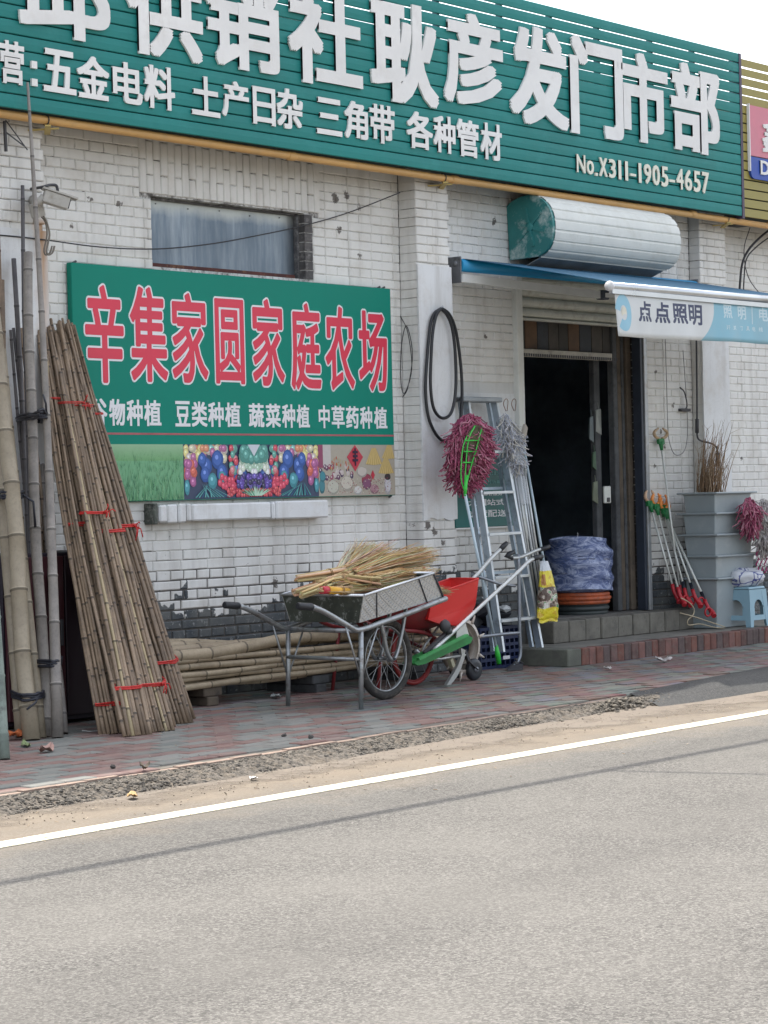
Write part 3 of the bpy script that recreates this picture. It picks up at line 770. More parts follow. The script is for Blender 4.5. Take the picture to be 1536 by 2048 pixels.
mb = MB(); mb.prism([(hx1, p.y*0.99, 3.22+(p.z-3.22)*.99) for p in sp]+[(hx1, -.02, 3.0)], (-.02,0,0), (0.004,0,0)); mb.build('end_cap', plain('rust_brown', (0.10,0.07,0.055), 0.8, var=.4), sh)
mb = MB(); mb.hexa([(hx0+.04,-.275,3.0),(hx1-.03,-.275,3.0),(hx1-.03,-.02,2.90),(hx0+.04,-.02,2.90),(hx0+.04,-.28,3.006),(hx1-.03,-.28,3.006),(hx1-.03,-.015,2.906),(hx0+.04,-.015,2.906)])
mb.build('underside_plate', GAL, sh)
gl = MB(); gl.bbox(14.06, 14.135, -0.045, 0.05, .29, 2.90, .004); gl.build('guide_rail', WPAINT, sh)
gr = MB(); gr.bbox(15.755, 15.80, -0.05, 0.05, .29, 2.86, .003); gr.build('guide_rail', GAL, sh)
gr = MB(); gr.bbox(15.715, 15.745, -0.04, 0.04, .29, 2.86, .003); gr.build('guide_rail', plain('dark_blue_steel', (0.03,0.04,0.06), 0.5), sh)
zb = W(1130, 634, 0.0).z; z = 2.90; k = 0
while z > zb:
    mb = MB(); z1 = z-.078
    pr = [(0.02, z), (-.002, z-.012), (-.010, z-.03), (-.010, z-.048), (-.002, z-.066), (0.02, z-.078)]
    poly = [(0, y, q) for y, q in pr]+[(0, .028, z1), (0, .028, z)]
    mb.prism([(14.14, p[1], p[2]) for p in poly], (0,0,0), (1.57,0,0)); mb.build('slat', plain('shutter_cream', (0.55,0.56,0.50), .6, var=.2, scale=4, dirt=(.36,.34,.29)), sh); z -= .08; k += 1
MB().bbox(14.14, 15.71, -.014, .03, z-.02, z+.0, .004).build('bottom_bar', plain('shutter_cream', (0.5,.5,.45)), sh)

# ------------------------------------------------------------------ text glyphs
_gc = {}
def glyph(ch, off, ext):
    key = (ch, off, ext)
    if key in _gc: return _gc[key]
    cu = bpy.data.curves.new('glyph', 'FONT'); cu.body = ch; cu.size = 1.0; cu.offset = off; cu.extrude = ext; cu.resolution_u = 3
    ob = bpy.data.objects.new('glyph', cu); C.objects.link(ob)
    dg = bpy.context.evaluated_depsgraph_get(); me = ob.evaluated_get(dg).to_mesh()
    vs = [tuple(v.co) for v in me.vertices]; fs = [tuple(p.vertices) for p in me.polygons]
    ob.evaluated_get(dg).to_mesh_clear(); bpy.data.objects.remove(ob); bpy.data.curves.remove(cu)
    _gc[key] = (vs, fs); return _gc[key]
def put_char(mb, ch, x0, x1, z0, z1, yf, th, off=0.02, base_off=None, rx=None, rz=None, rnd=False):
    """glyph stretched into the rectangle x0..x1, z0..z1, its face at y = yf; the strokes are fattened by
    laying slightly shifted copies over each other, off = stroke growth as a share of the height"""
    vb, fs = glyph(ch, 0.0, 0.5)
    if not vb: return
    hh = z1-z0; k = (off if base_off is None else base_off)*hh; g = off*hh
    aw_ = min(1.0, (x1-x0)/hh*1.05)
    kx, kz, gx, gz = k*(.45+.55*aw_), k*.85, g*(.45+.55*aw_), g*.85
    ax0 = min(v[0] for v in vb); ax1 = max(v[0] for v in vb); ay0 = min(v[1] for v in vb); ay1 = max(v[1] for v in vb)
    if g <= 0: sh_ = [(0, 0)]
    elif rnd: sh_ = [(math.cos(t*math.pi/7), math.sin(t*math.pi/7)) for t in range(14)]+[(0, 0), (.5,.5), (-.5,-.5), (.5,-.5), (-.5,.5)]
    else: sh_ = [(1,1),(-1,1),(1,-1),(-1,-1),(0,1),(0,-1),(1,0),(-1,0),(0,0)]
    m_ = len(sh_)
    for q, (dx, dz) in enumerate(sh_):
        out = []; ins = min(.00003*q, th*.4*q/m_) if th < .004 else .0001*q
        for v in vb:
            u = (v[0]-ax0)/(ax1-ax0+1e-9); t = (v[1]-ay0)/(ay1-ay0+1e-9)
            out.append((x0+kx+(x1-x0-2*kx)*u+dx*gx, yf+ins+(th-2*ins)*(0.5-v[2]), z0+kz+(z1-z0-2*kz)*t+dz*gz))
        mb.add(out, fs)

# ================================================================== SIGNS
TEAL = plain('teal_enamel', (0.018, 0.215, 0.20), 0.5, var=0.12, scale=1.2, dirt=(0.03,0.24,0.225), spec=.25)
OCHRE = plain('ochre_enamel', (0.30, 0.25, 0.05), 0.45, var=0.15, scale=1.5)
LET = plain('letter_white', (0.78, 0.77, 0.75), 0.5, var=0.10, scale=2, dirt=(0.68,0.66,0.63))
FRM = plain('sign_frame_steel', (0.10, 0.12, 0.16), 0.6, 0.3)
sg = thing('shop_sign', 'long teal slatted shop sign with raised white characters along the roof edge', 'sign', (12, -.33, 3.52))
SGX = 16.855; Zs0, Zs1 = 3.520, 4.885; NSL = 16; P_ = (Zs1-Zs0)/NSL
def slat_mb(x0, x1, y, z0, gap):
    mb = MB(); a = z0; b = z0+P_-gap
    pr = [(y+.016, a), (y+.003, a), (y, a+.004), (y-.002, (a+b)/2), (y, b-.005), (y+.004, b), (y+.016, b)]
    return mb.prism([(x0, p[0], p[1]) for p in pr], (0,0,0), (x1-x0,0,0))
for k in range(NSL):
    slat_mb(4.0, SGX+.0008*k, -.33, Zs0+k*P_, 0.010 if k > 10 else 0.0065).build('slat', TEAL, sg)
x = 4.3; k = 0
while x < SGX:
    MB().box(x, x+.03, -.312, -.27, Zs0+.01, Zs1-.02).build('frame_post', FRM, sg)
    x += 0.62+(.12 if k % 3 == 1 else 0); k += 1
for z in (Zs0+.05, 4.05, 4.43):
    MB().box(4.0, SGX-.02, -.268, -.235, z, z+.035).build('frame_rail', FRM, sg)
MB().box(4.0, SGX-.02, -.27, -.262, Zs0+.0, 4.33).build('backing_sheet', plain('dark_backing', (0.03,0.05,0.05), .8), sg)
MB().box(4.0, 24.0, -.26, 0.0, 3.56, 3.60).build('underside', plain('dark_backing', (0.03,0.05,0.05), .8), sg)
def zc_range(px, ya, yb, Y): return W(px, yb, Y).z, W(px, ya, Y).z
YL = -.352
for ch, a, b, yt, yb in (('邱',38,222,-115,76),('供',255,405,-75,116),('销',412,562,-48,140),('社',578,724,-22,172),('耿',742,876,5,207),('彦',888,1006,28,212),('发',1020,1137,55,252),('门',1141,1246,80,274),('市',1237,1336,107,285),('部',1343,1440,130,306)):
    mb = MB(); x0 = W(a, (yt+yb)/2, YL).x; x1 = W(b, (yt+yb)/2, YL).x; z0, z1 = zc_range((a+b)/2, yt, yb, YL)
    put_char(mb, ch, x0, x1, z0, z1, YL, .016, off=0.034); mb.build('character', LET, sg)
YS = -.346
row = [('营',0,49,82,168),(':',64,75,128,172),('五',87,152,100,186),('金',155,219,113,198),('电',226,285,125,207),('料',289,350,132,218),('土',384,440,153,232),('产',445,498,163,235),('日',506,551,175,250),('杂',554,606,178,258),('三',634,684,197,270),('角',690,736,203,278),('带',740,790,210,287),('各',814,866,224,298),('种',868,911,232,306),('管',914,958,240,314),('材',962,1004,247,320)]
for ch, a, b, yt, yb in row:
    mb = MB(); x0 = W(a, (yt+yb)/2, YS).x; x1 = W(b, (yt+yb)/2, YS).x; z0, z1 = zc_range((a+b)/2, yt, yb, YS)
    if ch == ':':
        w_ = (x1-x0)
        mb.box(x0, x1, YS, YS+.016, z0, z0+w_); mb.box(x0, x1, YS, YS+.016, z1-w_*.6, z1+w_*.4)
    else: put_char(mb, ch, x0, x1, z0, z1, YS, .012, off=0.028)
    mb.build('character', LET, sg)
ph = 'No.X311-1905-4657'; wts = {'N':1.15,'o':.95,'.':.45,'X':1.05,'-':.75,'1':.75}
tw = sum(wts.get(c, .95) for c in ph); px0, px1 = 1152.0, 1420.0; cur = px0
CREAM = plain('phone_cream', (0.78,0.75,0.63), .5, var=.1)
for c in ph:
    wd = (px1-px0)*wts.get(c, .95)/tw; a, b = cur+1.6, cur+wd-1.6; cur += wd
    yt = 309+(a-1152)*0.140; yb = 345+(a-1152)*0.166
    if c == 'o': yt += 9
    if c == '.': yt = yb-6
    if c == '-': m_ = (yt+yb)/2+6; yt, yb = m_-2.5, m_+2.5; a -= 1
    if c == '1': a, b = a+(b-a)*.18, b-(b-a)*.26
    mb = MB(); x0, x1 = W(a, (yt+yb)/2, YS).x, W(b, (yt+yb)/2, YS).x; z0, z1 = zc_range((a+b)/2, yt, yb, YS)
    if c in '.-': mb.box(x0, x1, YS, YS+.016, z0, z1)
    else: put_char(mb, c, x0, x1, z0, z1, YS, .010, off=0.010 if c == '1' else 0.028)
    mb.build('character', CREAM, sg)

ys_ = thing('neighbour_sign', 'ochre slatted sign of the next shop with pink and blue panels', 'sign', (17.5, -.33, 3.5))
yx0 = W(1484, 250, -.33).x; yz1 = W(1484, 113, -.33).z
for k in range(17):
    z = 3.52+k*(yz1-3.52)/17; p = (yz1-3.52)/17
    mb = MB(); mb.box(yx0+.008, 22.0, -.33, -.315, z, z+p-(.020 if k > 12 else .012)); mb.build('slat', OCHRE, ys_)
MB().box(yx0-.032, yx0+.004, -.335, -.26, 3.50, yz1+.02).build('frame_post', plain('dark_plum_steel', (0.07,0.05,0.09), .5), ys_)
for x in (18.4, 19.3): MB().box(x, x+.03, -.312, -.27, 3.52, yz1-.02).build('frame_post', FRM, ys_)
MB().box(yx0+.01, 22, -.30, -.29, 3.52, 4.42).build('backing_sheet', plain('dark_backing', (0.03,0.05,0.05), .8), ys_)
za, zb_, zc_ = W(1500, 210, -.35).z, W(1503, 312, -.35).z, W(1506, 357, -.35).z; xa = W(1500, 280, -.35).x; xb = 19.6
MB().box(xa, xb, -.352, -.332, zb_+.004, za).build('pink_panel', plain('pink_print', (0.62, 0.20, 0.26), .45, var=.08), ys_)
mb = MB(); r_ = .06; poly = [(xa+r_-r_*math.cos(t), 0, zc_+r_-r_*math.sin(t)) for t in [i*math.pi/12 for i in range(7)]]+[(xb,0,zc_),(xb,0,zb_-.004),(xa,0,zb_-.004)]
mb.prism(poly, (0,-.352,0), (0,-.332,0)); mb.build('blue_panel', plain('blue_print', (0.02, 0.07, 0.36), .45, var=.08), ys_)
MB().box(xa-.014, xa-.002, -.356, -.332, zc_+.06, za+.01).build('panel_trim', LET, ys_)
mb = MB(); put_char(mb, '鑫', W(1524,250,-.36).x, W(1524,250,-.36).x+.46, W(1530,304,-.36).z, W(1530,238,-.36).z, -.362, .010, off=.03); mb.build('character', LET, ys_)
mb = MB(); put_char(mb, 'D', W(1521,330,-.36).x, W(1521,330,-.36).x+.15, W(1530,350,-.36).z, W(1530,322,-.36).z, -.362, .010, off=.035); mb.build('character', LET, ys_)

# gas pipe under the sign, with brackets
PIPE = plain('pipe_yellow', (0.62, 0.36, 0.13), 0.5, var=0.12, scale=2, dirt=(0.50,0.31,0.13))
gp = thing('gas_pipe', 'yellow gas pipe running under the long teal sign', 'pipe', (12, -.25, 3.49))
MB().tube([(4, -.26, 3.492), (10, -.26, 3.494), (14, -.26, 3.487), (17.3, -.26, 3.482), (24, -.26, 3.482)], .026, 14).build('pipe', PIPE, gp)
for x in (5.4, 11.33, 13.06, 16.2, 17.42): MB().lathe([(.029,-.035),(.031,-.03),(.031,.03),(.029,.035)], (x, -.26, 3.490), (1,0,0), 14).build('coupling', PIPE, gp)
for x in (9.2, 12.93, 16.72):
    mb = MB(); mb.bar((x-.02, -.30, 3.455), (x+.10, -.16, 3.435), .035, .010); mb.bar((x+.10,-.26,3.455),(x-.05,-.16,3.44), .03, .008)
    mb.build('bracket', plain('bracket_yellow', (0.50,0.38,0.12), .6, dirt=(.35,.25,.12)), gp)
    mb = MB(); mb.ring((x, -.26, 3.492), .030, .004, (1,0,0), 16, 6); mb.build('clamp', plain('dark_iron', (.05,.05,.055)), gp)
mb = MB(); mb.tube([(17.62,-.26,3.48),(17.62,-.25,3.30),(17.62,-.2,3.1)], .013, 8); mb.build('down_pipe', PIPE, gp)

# ------------------------------------------------------------------ farm banner
YB = -.055
bn = thing('farm_banner', 'large green farm banner with red characters and a strip of crop pictures', 'banner', (11.1, YB, 1.27))
bx0, bx1 = W(148, 760, YB).x, W(786, 780, YB).x; bz0, bz1 = W(470, 998, YB).z, W(460, 551, YB).z
BG = plain('banner_green', (0.004, 0.215, 0.155), 0.55, var=0.06, scale=1.2, spec=.2)
MB().bbox(bx0, bx1, YB, -.012, bz0, bz1, .004).build('board', BG, bn)
ym = lambda x: YB-.0006
ROSE = plain('banner_rose', (0.66, 0.035, 0.075), 0.45, var=0.08, scale=1.5); PALE = plain('banner_pale', (0.74, 0.74, 0.76), 0.45, var=0.04)
for ch, a, b, yt, yb in (('辛',170,247,570,766),('集',260,334,574,764),('家',343,415,586,766),('圆',430,488,598,768),('家',504,568,598,772),('庭',581,641,606,780),('农',650,708,613,781),('场',717,774,622,783)):
    x0 = W(a, (yt+yb)/2, YB).x; x1 = W(b, (yt+yb)/2, YB).x; z0, z1 = zc_range((a+b)/2, yt, yb, YB)
    mb = MB(); put_char(mb, ch, x0, x1, z0, z1, YB-.0015, .0014, off=.045, base_off=.020, rnd=True); mb.build('outline', PALE, bn)
    mb = MB(); put_char(mb, ch, x0, x1, z0, z1, YB-.003, .0014, off=.020, rnd=True); mb.build('character', ROSE, bn)
for s, spans in (('谷物种植', [(180,214),(218,250),(253,285),(288,322)]), ('豆类种植', [(350,380),(383,414),(416,447),(450,481)]), ('蔬菜种植', [(497,528),(531,561),(564,590),(593,619)]), ('中草药种植', [(637,659),(663,689),(692,717),(720,744),(748,774)])):
    for ch, (a, b) in zip(s, spans):
        yt = 797+(a-180)*.030; yb = 851+(a-180)*.0118
        x0 = W(a, (yt+yb)/2, YB).x; x1 = W(b, (yt+yb)/2, YB).x; z0, z1 = zc_range((a+b)/2, yt, yb, YB)
        mb = MB(); put_char(mb, ch, x0, x1, z0, z1, YB-.002, .0018, off=.026); mb.build('character', PALE, bn)
rz = W(470, 869, YB).z
MB().box(bx0+.02, bx1-.004, YB-.0015, YB-.0003, rz-.006, rz+.006).build('rule', plain('banner_rule', (.42,.10,.12), .5), bn)
# printed picture strip (flat coloured print)
pz1 = W(470, 889, YB).z; pz0 = bz0+.004
def flat(mb, pts, c, y): mb.c = c; n = len(pts); mb.add([(p[0], y, p[1]) for p in pts], [tuple(range(n))])
def blob(mb, x, z, rx, rz_, c, y, n=12, a0=0, wob=0.08):
    flat(mb, [(x+rx*math.cos(t+a0)*(1+rr(-wob,wob)), z+rz_*math.sin(t+a0)*(1+rr(-wob,wob))) for t in [2*math.pi*i/n for i in range(n)]], c, y)
class Lay:
    def __init__(s, y0): s.y = y0
    def __call__(s): s.y -= 0.0000065; return s.y
gx1 = W(367, 945, YB).x
mb = MB(); ly = Lay(YB-.0004); Hh = pz1-pz0
flat(mb, [(bx0,pz0),(gx1,pz0),(gx1,pz1),(bx0,pz1)], (0.17,0.42,0.22), ly())
for i in range(14):
    z = pz1-Hh*.28*i/14; flat(mb, [(bx0,z-.012),(gx1,z-.012),(gx1,z),(bx0,z)], (0.30-.010*i, 0.50-.008*i, 0.30-.010*i), ly())
for i in range(900):
    t = rr(0,1)**.7; x = rr(bx0, gx1-.01); z = pz1-.02-Hh*.92*t; h = rr(.02,.08)*(.4+t); l = rr(-.02,.02); wd = .002+.003*t
    g = rr(.5,1.15); c = random.choice([(.07,.30,.13),(.16,.46,.20),(.30,.58,.30),(.05,.22,.12),(.20,.50,.27)])
    flat(mb, [(x,max(pz0,z-h)),(min(gx1,x+wd),max(pz0,z-h)),(min(gx1,x+l+wd/2),z)], tuple(q*g for q in c), ly())
mb.build('grass_picture', M_COL, bn)
mb = MB(); vx1 = W(637, 945, YB).x; ly = Lay(YB-.0004)
def sx(u): return gx1+(vx1-gx1)*u
def szz(v): return pz0+Hh*v
flat(mb, [(gx1,pz0),(vx1,pz0),(vx1,pz1),(gx1,pz1)], (0.04,0.06,0.12), ly())
items = []
for i in range(60): items.append((rr(0,.3), rr(.72,1), .035, random.choice([(.62,.55,.22),(.55,.50,.35),(.55,.22,.12),(.50,.42,.40),(.35,.12,.25),(.20,.42,.38)])))
for i in range(26): items.append((rr(.0,.08), rr(.3,.72), .035, random.choice([(.62,.45,.18),(.55,.12,.08),(.35,.10,.25)])))
for (u, v, r) in ((.24,.72,.055),(.16,.60,.05),(.15,.45,.045),(.27,.48,.05),(.38,.52,.055),(.42,.44,.04),(.13,.72,.04)): items.append((u, v, r*1.25, (.025,.09,.33)))
for (u, v, r) in ((.20,.33,.05),(.02,.22,.05),(.27,.40,.04)): items.append((u, v, r*1.1, (.05,.25,.30)))
for i in range(26): items.append((rr(.25,.42), rr(.16,.40), .026, (.55,.05,.10)))
for i in range(60): items.append((rr(.30,.50), rr(.02,.18), .014, random.choice([(.55,.08,.09),(.42,.03,.06)])))
for i in range(20): items.append((rr(.33,.41), rr(.45,.95), .028, random.choice([(.48,.05,.08),(.55,.20,.22),(.10,.30,.25)])))
for i in range(24): items.append((rr(.40,.50), rr(.45,.75), .028, random.choice([(.55,.60,.50),(.35,.50,.38),(.60,.62,.62)])))
for i in range(34): items.append((rr(.38,.50), rr(.22,.42), .022, random.choice([(.04,.03,.16),(.10,.05,.32),(.02,.02,.07),(.14,.10,.40)])))
for i in range(16): items.append((rr(.42,.50), rr(.72,1.0), .045, (.08,.28,.24)))
for (u, v, r, c) in items:
    for mir in (0, 1):
        uu = (1-u) if mir else u; x = min(max(sx(uu), gx1+.025), vx1-.025); z = min(max(szz(v), pz0+.02), pz1-.025); R_ = r*(vx1-gx1)*.62
        R2 = min(R_, abs(x-gx1)-.001, abs(vx1-x)-.001); Rz = min(R_*1.15, z-pz0-.001, pz1-z-.001)
        blob(mb, x, z, R2, Rz, c, ly()); blob(mb, x-R2*.05, z+Rz*.12, R2*.72, Rz*.70, tuple(min(1,q*1.35+.02) for q in c), ly()); blob(mb, x-R2*.15, z+Rz*.25, R2*.28, Rz*.25, tuple(min(1,q*2+.18) for q in c), ly(), 8)
for mir in (0,1):
    for i in range(12):
        u = .14+rr(-.02,.03); v = .28; u2 = .07+i*.022; f = lambda a: sx(1-a) if mir else sx(a)
        flat(mb, [(f(u), szz(v)),(f(u2+.010), szz(.03)),(f(u2), szz(.03))], random.choice([(.05,.32,.33),(.12,.42,.42),(.03,.12,.25)]), ly())
for i in range(40):
    a = rr(-.14,.14); flat(mb, [(sx(.5+a*.25), szz(.04)),(sx(.5+a*.3+.012), szz(.04)),(sx(.5+a), szz(.24-abs(a)*.7))], random.choice([(.35,.62,.42),(.10,.35,.22),(.50,.70,.55)]), ly())
flat(mb, [(sx(.455),pz1-.001),(sx(.5),szz(.78)),(sx(.545),pz1-.001)], (.62,.66,.72), ly())
mb.build('vegetable_picture', M_COL, bn)
mb = MB(); ly = Lay(YB-.0004)
def sx(u): return vx1+(bx1-.003-vx1)*u
flat(mb, [(vx1,pz0),(bx1-.003,pz0),(bx1-.003,pz1),(vx1,pz1)], (0.42,0.38,0.31), ly())
flat(mb, [(sx(0),szz(.55)),(sx(.16),szz(.55)),(sx(.16),pz1),(sx(0),pz1)], (0.55,0.52,0.50), ly())
flat(mb, [(sx(0),szz(.55)),(sx(.06),szz(.55)),(sx(.06),pz1),(sx(0),pz1)], (0.28,0.06,0.13), ly())
for i in range(26):
    u, v = rr(.02,.45), rr(.35,.58); r = .018; blob(mb, sx(u), szz(v), r, r, random.choice([(.12,.04,.10),(.30,.06,.12),(.55,.48,.46),(.06,.03,.09)]), ly()); blob(mb, sx(u)-.003, szz(v)+.005, r*.4, r*.4, (.6,.55,.55), ly(), 8)
for (u, v, rx, rz_, c) in ((.18,.17,.10,.07,(.52,.52,.44)),(.36,.24,.11,.07,(.58,.54,.46)),(.62,.30,.09,.06,(.30,.05,.09)),(.62,.22,.08,.05,(.22,.08,.16)),(.90,.20,.06,.09,(.60,.60,.64)),(.90,.36,.055,.03,(.05,.04,.04)),(.72,.12,.08,.045,(.40,.22,.26)),(.50,.10,.07,.04,(.62,.62,.60)),(.56,.46,.09,.05,(.55,.50,.45)),(.03,.2,.05,.07,(.05,.22,.26)),(.05,.38,.05,.05,(.05,.25,.30))):
    x = min(max(sx(u), vx1+rx*.6+.002), bx1-.005-rx*.6); z = max(szz(v), pz0+rz_*.75+.002); blob(mb, x, z, rx*.6, rz_*.75, tuple(q*.6 for q in c), ly(), 18, wob=.03); blob(mb, x, z+.006, rx*.54, rz_*.6, c, ly(), 18, wob=.05)
for i in range(220):
    u, v = rr(.1,.95), rr(.04,.34); blob(mb, sx(u), szz(v), .004, .004, random.choice([(.6,.56,.48),(.35,.07,.1),(.5,.42,.36),(.16,.08,.1)]), ly(), 6)
def cone(u, v, s):
    for j in range(14):
        t0 = -1+2*j/14; t1 = t0+2/14
        x1_ = min(sx(u)+t1*s, bx1-.004); x0_ = min(sx(u)+t0*s, bx1-.004); top = min(szz(v)+s*1.3, pz1-.001)
        flat(mb, [(min(sx(u)+t0*s*.25, bx1-.004), top),(x0_, szz(v)+.006*abs(t0)),(x1_, szz(v)+.006*abs(t1)),(min(sx(u)+t1*s*.25, bx1-.004), top)], (.50,.36,.12) if j % 2 else (.62,.47,.20), ly())
cone(.93,.72,.085); cone(.72,.60,.09); cone(.88,.42,.085)
for i in range(24): u, v = rr(.15,.40), rr(.5,.75); blob(mb, sx(u), szz(v), .006, .012, random.choice([(.5,.12,.06),(.55,.3,.15),(.45,.4,.25)]), ly(), 6)
cxx, czz = sx(.47), szz(.76); flat(mb, [(cxx-.085,czz),(cxx,czz-.10),(cxx+.085,czz),(cxx,min(czz+.10,pz1-.001))], (.52,.04,.07), ly())
blob(mb, sx(.70), szz(.40), .022, .035, (.5,.03,.06), ly(), 4, wob=0)
mb.build('harvest_picture', M_COL, bn)
mb = MB(); put_char(mb, '丰', cxx-.028, cxx+.028, czz-.06, czz+.06, YB-.0075, .002, off=.04); mb.build('character', plain('ink', (.03,.01,.04), .6), bn)
nb = MB()
for (a, b) in ((bx0+.03,bz1),(bx1-.07,bz1),(bx1-.12,bz1),(bx1-.05,bz0-.012),(bx0+.002,bz1-.2)): nb.bar((a, YB+.02, b-.002), (a+.03, YB+.02, b+.012), .01, .012)
nb.build('corner_tie', plain('dark_iron', (.05,.05,.055)), bn)

# small green notice board behind the ladder
ns = thing('notice_board', 'small green service board with faint white lettering leaning behind the ladder', 'sign', (13.5, -.03, 1.1))
nx0, nx1 = W(909, 1000, -.03).x, W(1043, 1000, -.03).x; nz0, nz1 = W(960, 1054, -.03).z, W(960, 908, -.03).z
MB().bbox(nx0, nx1, -.035, -.006, nz0, nz1, .003).build('board', plain('notice_green', (0.01,0.13,0.12), .45, var=.15), ns)
MB().box(nx0, nx1, -.037, -.006, nz0-.012, nz0-.001).build('lower_trim', LET, ns)
for (txt, a, b, yt, yb) in (('便民服务', 972, 1000, 938, 950), ('农村供销', 965, 1001, 960, 967), ('综合服务', 966, 1005, 982, 991), ('大一站式', 936, 1010, 998, 1011), ('送货配送', 936, 1014, 1020, 1034)):
    for i, ch in enumerate(txt):
        w_ = (b-a)/4; mb = MB(); put_char(mb, ch, W(a+i*w_+.6, yt, -.036).x, W(a+(i+1)*w_-.6, yt, -.036).x, W((a+b)/2, yb, -.036).z, W((a+b)/2, yt, -.036).z, -.037, .0015, off=.025)
        mb.build('character', PALE if yt > 975 else plain('faded_print', (.12,.36,.34), .5), ns)

# ------------------------------------------------------------------ awning
aw = thing('awning', 'retractable shop awning with blue roller, silver front bar and printed light blue valance', 'awning', (14.9, -.7, 2.6))
BLUE = plain('awning_blue', (0.02, 0.34, 0.66), 0.4, var=.08, scale=2)
rA, rB = W(917, 530, -.13), W(1388, 570, -.13); rB.z = rA.z+.015
MB().tube([rA, rB], .046, 20).build('roller_tube', BLUE, aw)
for p, nm in ((rA, -1), (rB, 1)):
    mb = MB(); mb.bbox(p.x+nm*.012-.006, p.x+nm*.012+.006, -.165, -.001, p.z-.13, p.z+.06, .004); mb.lathe([(.02,0),(.02,.012)], (p.x+nm*.02, -.12, p.z+.01), (nm,0,0), 10); mb.build('wall_bracket', plain('bracket_grey', (.22,.23,.25), .5, .5, dirt=(.08,.08,.08)), aw)
fz, fy = 2.655, -1.42
fA = Vector((W(1219, 572, fy).x, fy, W(1219, 572, fy).z)); fB = Vector((rB.x+.02, fy, fA.z+.02))
ALU = plain('brushed_aluminium', (0.60,0.62,0.64), 0.32, 0.85, var=.12, scale=4)
mb = MB(); mb.tube([fA, fB], .028, 16); mb.box(fA.x, fB.x, fy-.024, fy+.006, fA.z-.052, fA.z-.020); mb.build('front_bar', ALU, aw)
MB().lathe([(.034,-.012),(.036,0),(.034,.012)], fA, (1,0,0), 20).build('end_cap', plain('cap_white', (.72,.72,.72), .5), aw)
# fabric: thin curved sheet from roller down to the front bar
mb = MB(); vs = []; n = 14; m = 24
for j in range(m+1):
    s = j/m
    for i in range(n+1):
        t = i/n; a = Vector((rA.x+.05+(rB.x-rA.x-.1)*s, rA.y, rA.z+.047)); b = Vector((fA.x+.03+(fB.x-fA.x-.05)*s, fy, fA.z+.028))
        p = a.lerp(b, t); p.z += .004*math.sin(math.pi*t); vs.append(p)
fs = [(j*(n+1)+i, (j+1)*(n+1)+i, (j+1)*(n+1)+i+1, j*(n+1)+i+1) for j in range(m) for i in range(n)]
mb.add(vs, fs, True); o = mb.build('fabric', plain('awning_canvas', (0.02,0.105,0.19), .8), aw)
md = o.modifiers.new('thick', 'SOLIDIFY'); md.thickness = .0025
# folding arm and lower white bar
arm = plain('arm_white', (.85,.86,.83), .4, .2, var=.1)
p0, p1 = W(922, 556, -.16), W(1203, 590, -.40)
MB().bar(p0, p1, .032, .058).build('upper_arm', arm, aw)
el = MB(); el.bbox(p1.x-.03, p1.x+.06, p1.y-.035, p1.y+.035, p1.z-.035, p1.z+.035, .008); el.build('elbow', plain('elbow_grey', (.09,.11,.14), .5, .3), aw)
MB().bar(p1, (p1.x+.40, fy+.02, fA.z-.015), .026, .032).build('fore_arm', arm, aw)
p2 = Vector((rB.x-.1, -.16, rA.z-.10)); MB().bar(p2, (p2.x-.75, -.42, p2.z-.05), .028, .040).build('upper_arm', arm, aw)
MB().bar((p2.x-.75, -.42, p2.z-.05), (p2.x-.40, fy+.02, fA.z-.015), .026, .032).build('fore_arm', arm, aw)
# valance
vz1 = fA.z-.045; vh = W(1234, 578, fy).z-W(1241, 663, fy).z
nV = NT('valance_print', 0.55); Xv = nV.n('ShaderNodeTexCoord').outputs['Object']; sp_ = nV.n('ShaderNodeSeparateXYZ'); nV.L(Xv, sp_.inputs[0])
bxx = W(1425, 625, fy).x-14.9; bz = fA.z-.1-2.6
e1 = nV.math('SUBTRACT', sp_.outputs[0], bxx); e2 = nV.math('MULTIPLY', nV.math('POWER', nV.math('MAXIMUM', nV.math('MULTIPLY', nV.math('SUBTRACT', bz, sp_.outputs[2]), 3.4), 0.0), 2.0), .30)
ff = nV.ramp(nV.math('ADD', e1, e2), [(0.0, 0.0), (0.003, 1.0)])
gg = nV.noise(3, 5, .6); base = nV.mix(ff, (.60,.62,.62), (.22,.44,.54))
nV.color(nV.mix(nV.math('MULTIPLY', nV.ramp(gg, [(.4,0.0),(.75,1.0)]), .3), base, (.40,.40,.38)))
mb = MB(); vs = []; m = 60; n = 8
def vy(x, t): return fy-.008-.012*t*(1+.8*math.sin(x*9)+.4*math.sin(x*23+1))
for j in range(m+1):
    for i in range(n+1):
        t = i/n; x = fA.x+.045+(fB.x-fA.x-.06)*j/m+(.012*t if j == 0 else 0)
        vs.append((x, vy(x, t), vz1-vh*t+.008*math.sin(x*2.2)*t))
fs = [(j*(n+1)+i, j*(n+1)+i+1, (j+1)*(n+1)+i+1, (j+1)*(n+1)+i) for j in range(m) for i in range(n)]
mb.add(vs, fs, True); vo = mb.build('valance', nV.m, aw); md = vo.modifiers.new('thick', 'SOLIDIFY'); md.thickness = .002; md.offset = 1
NAVY = plain('valance_navy', (0.035,0.045,0.10), .5, var=.1); VB = plain('valance_blue', (.25,.47,.58), .5, var=.05); VW = plain('valance_white', (.50,.62,.66), .5, var=.05)
YV = fy-.036
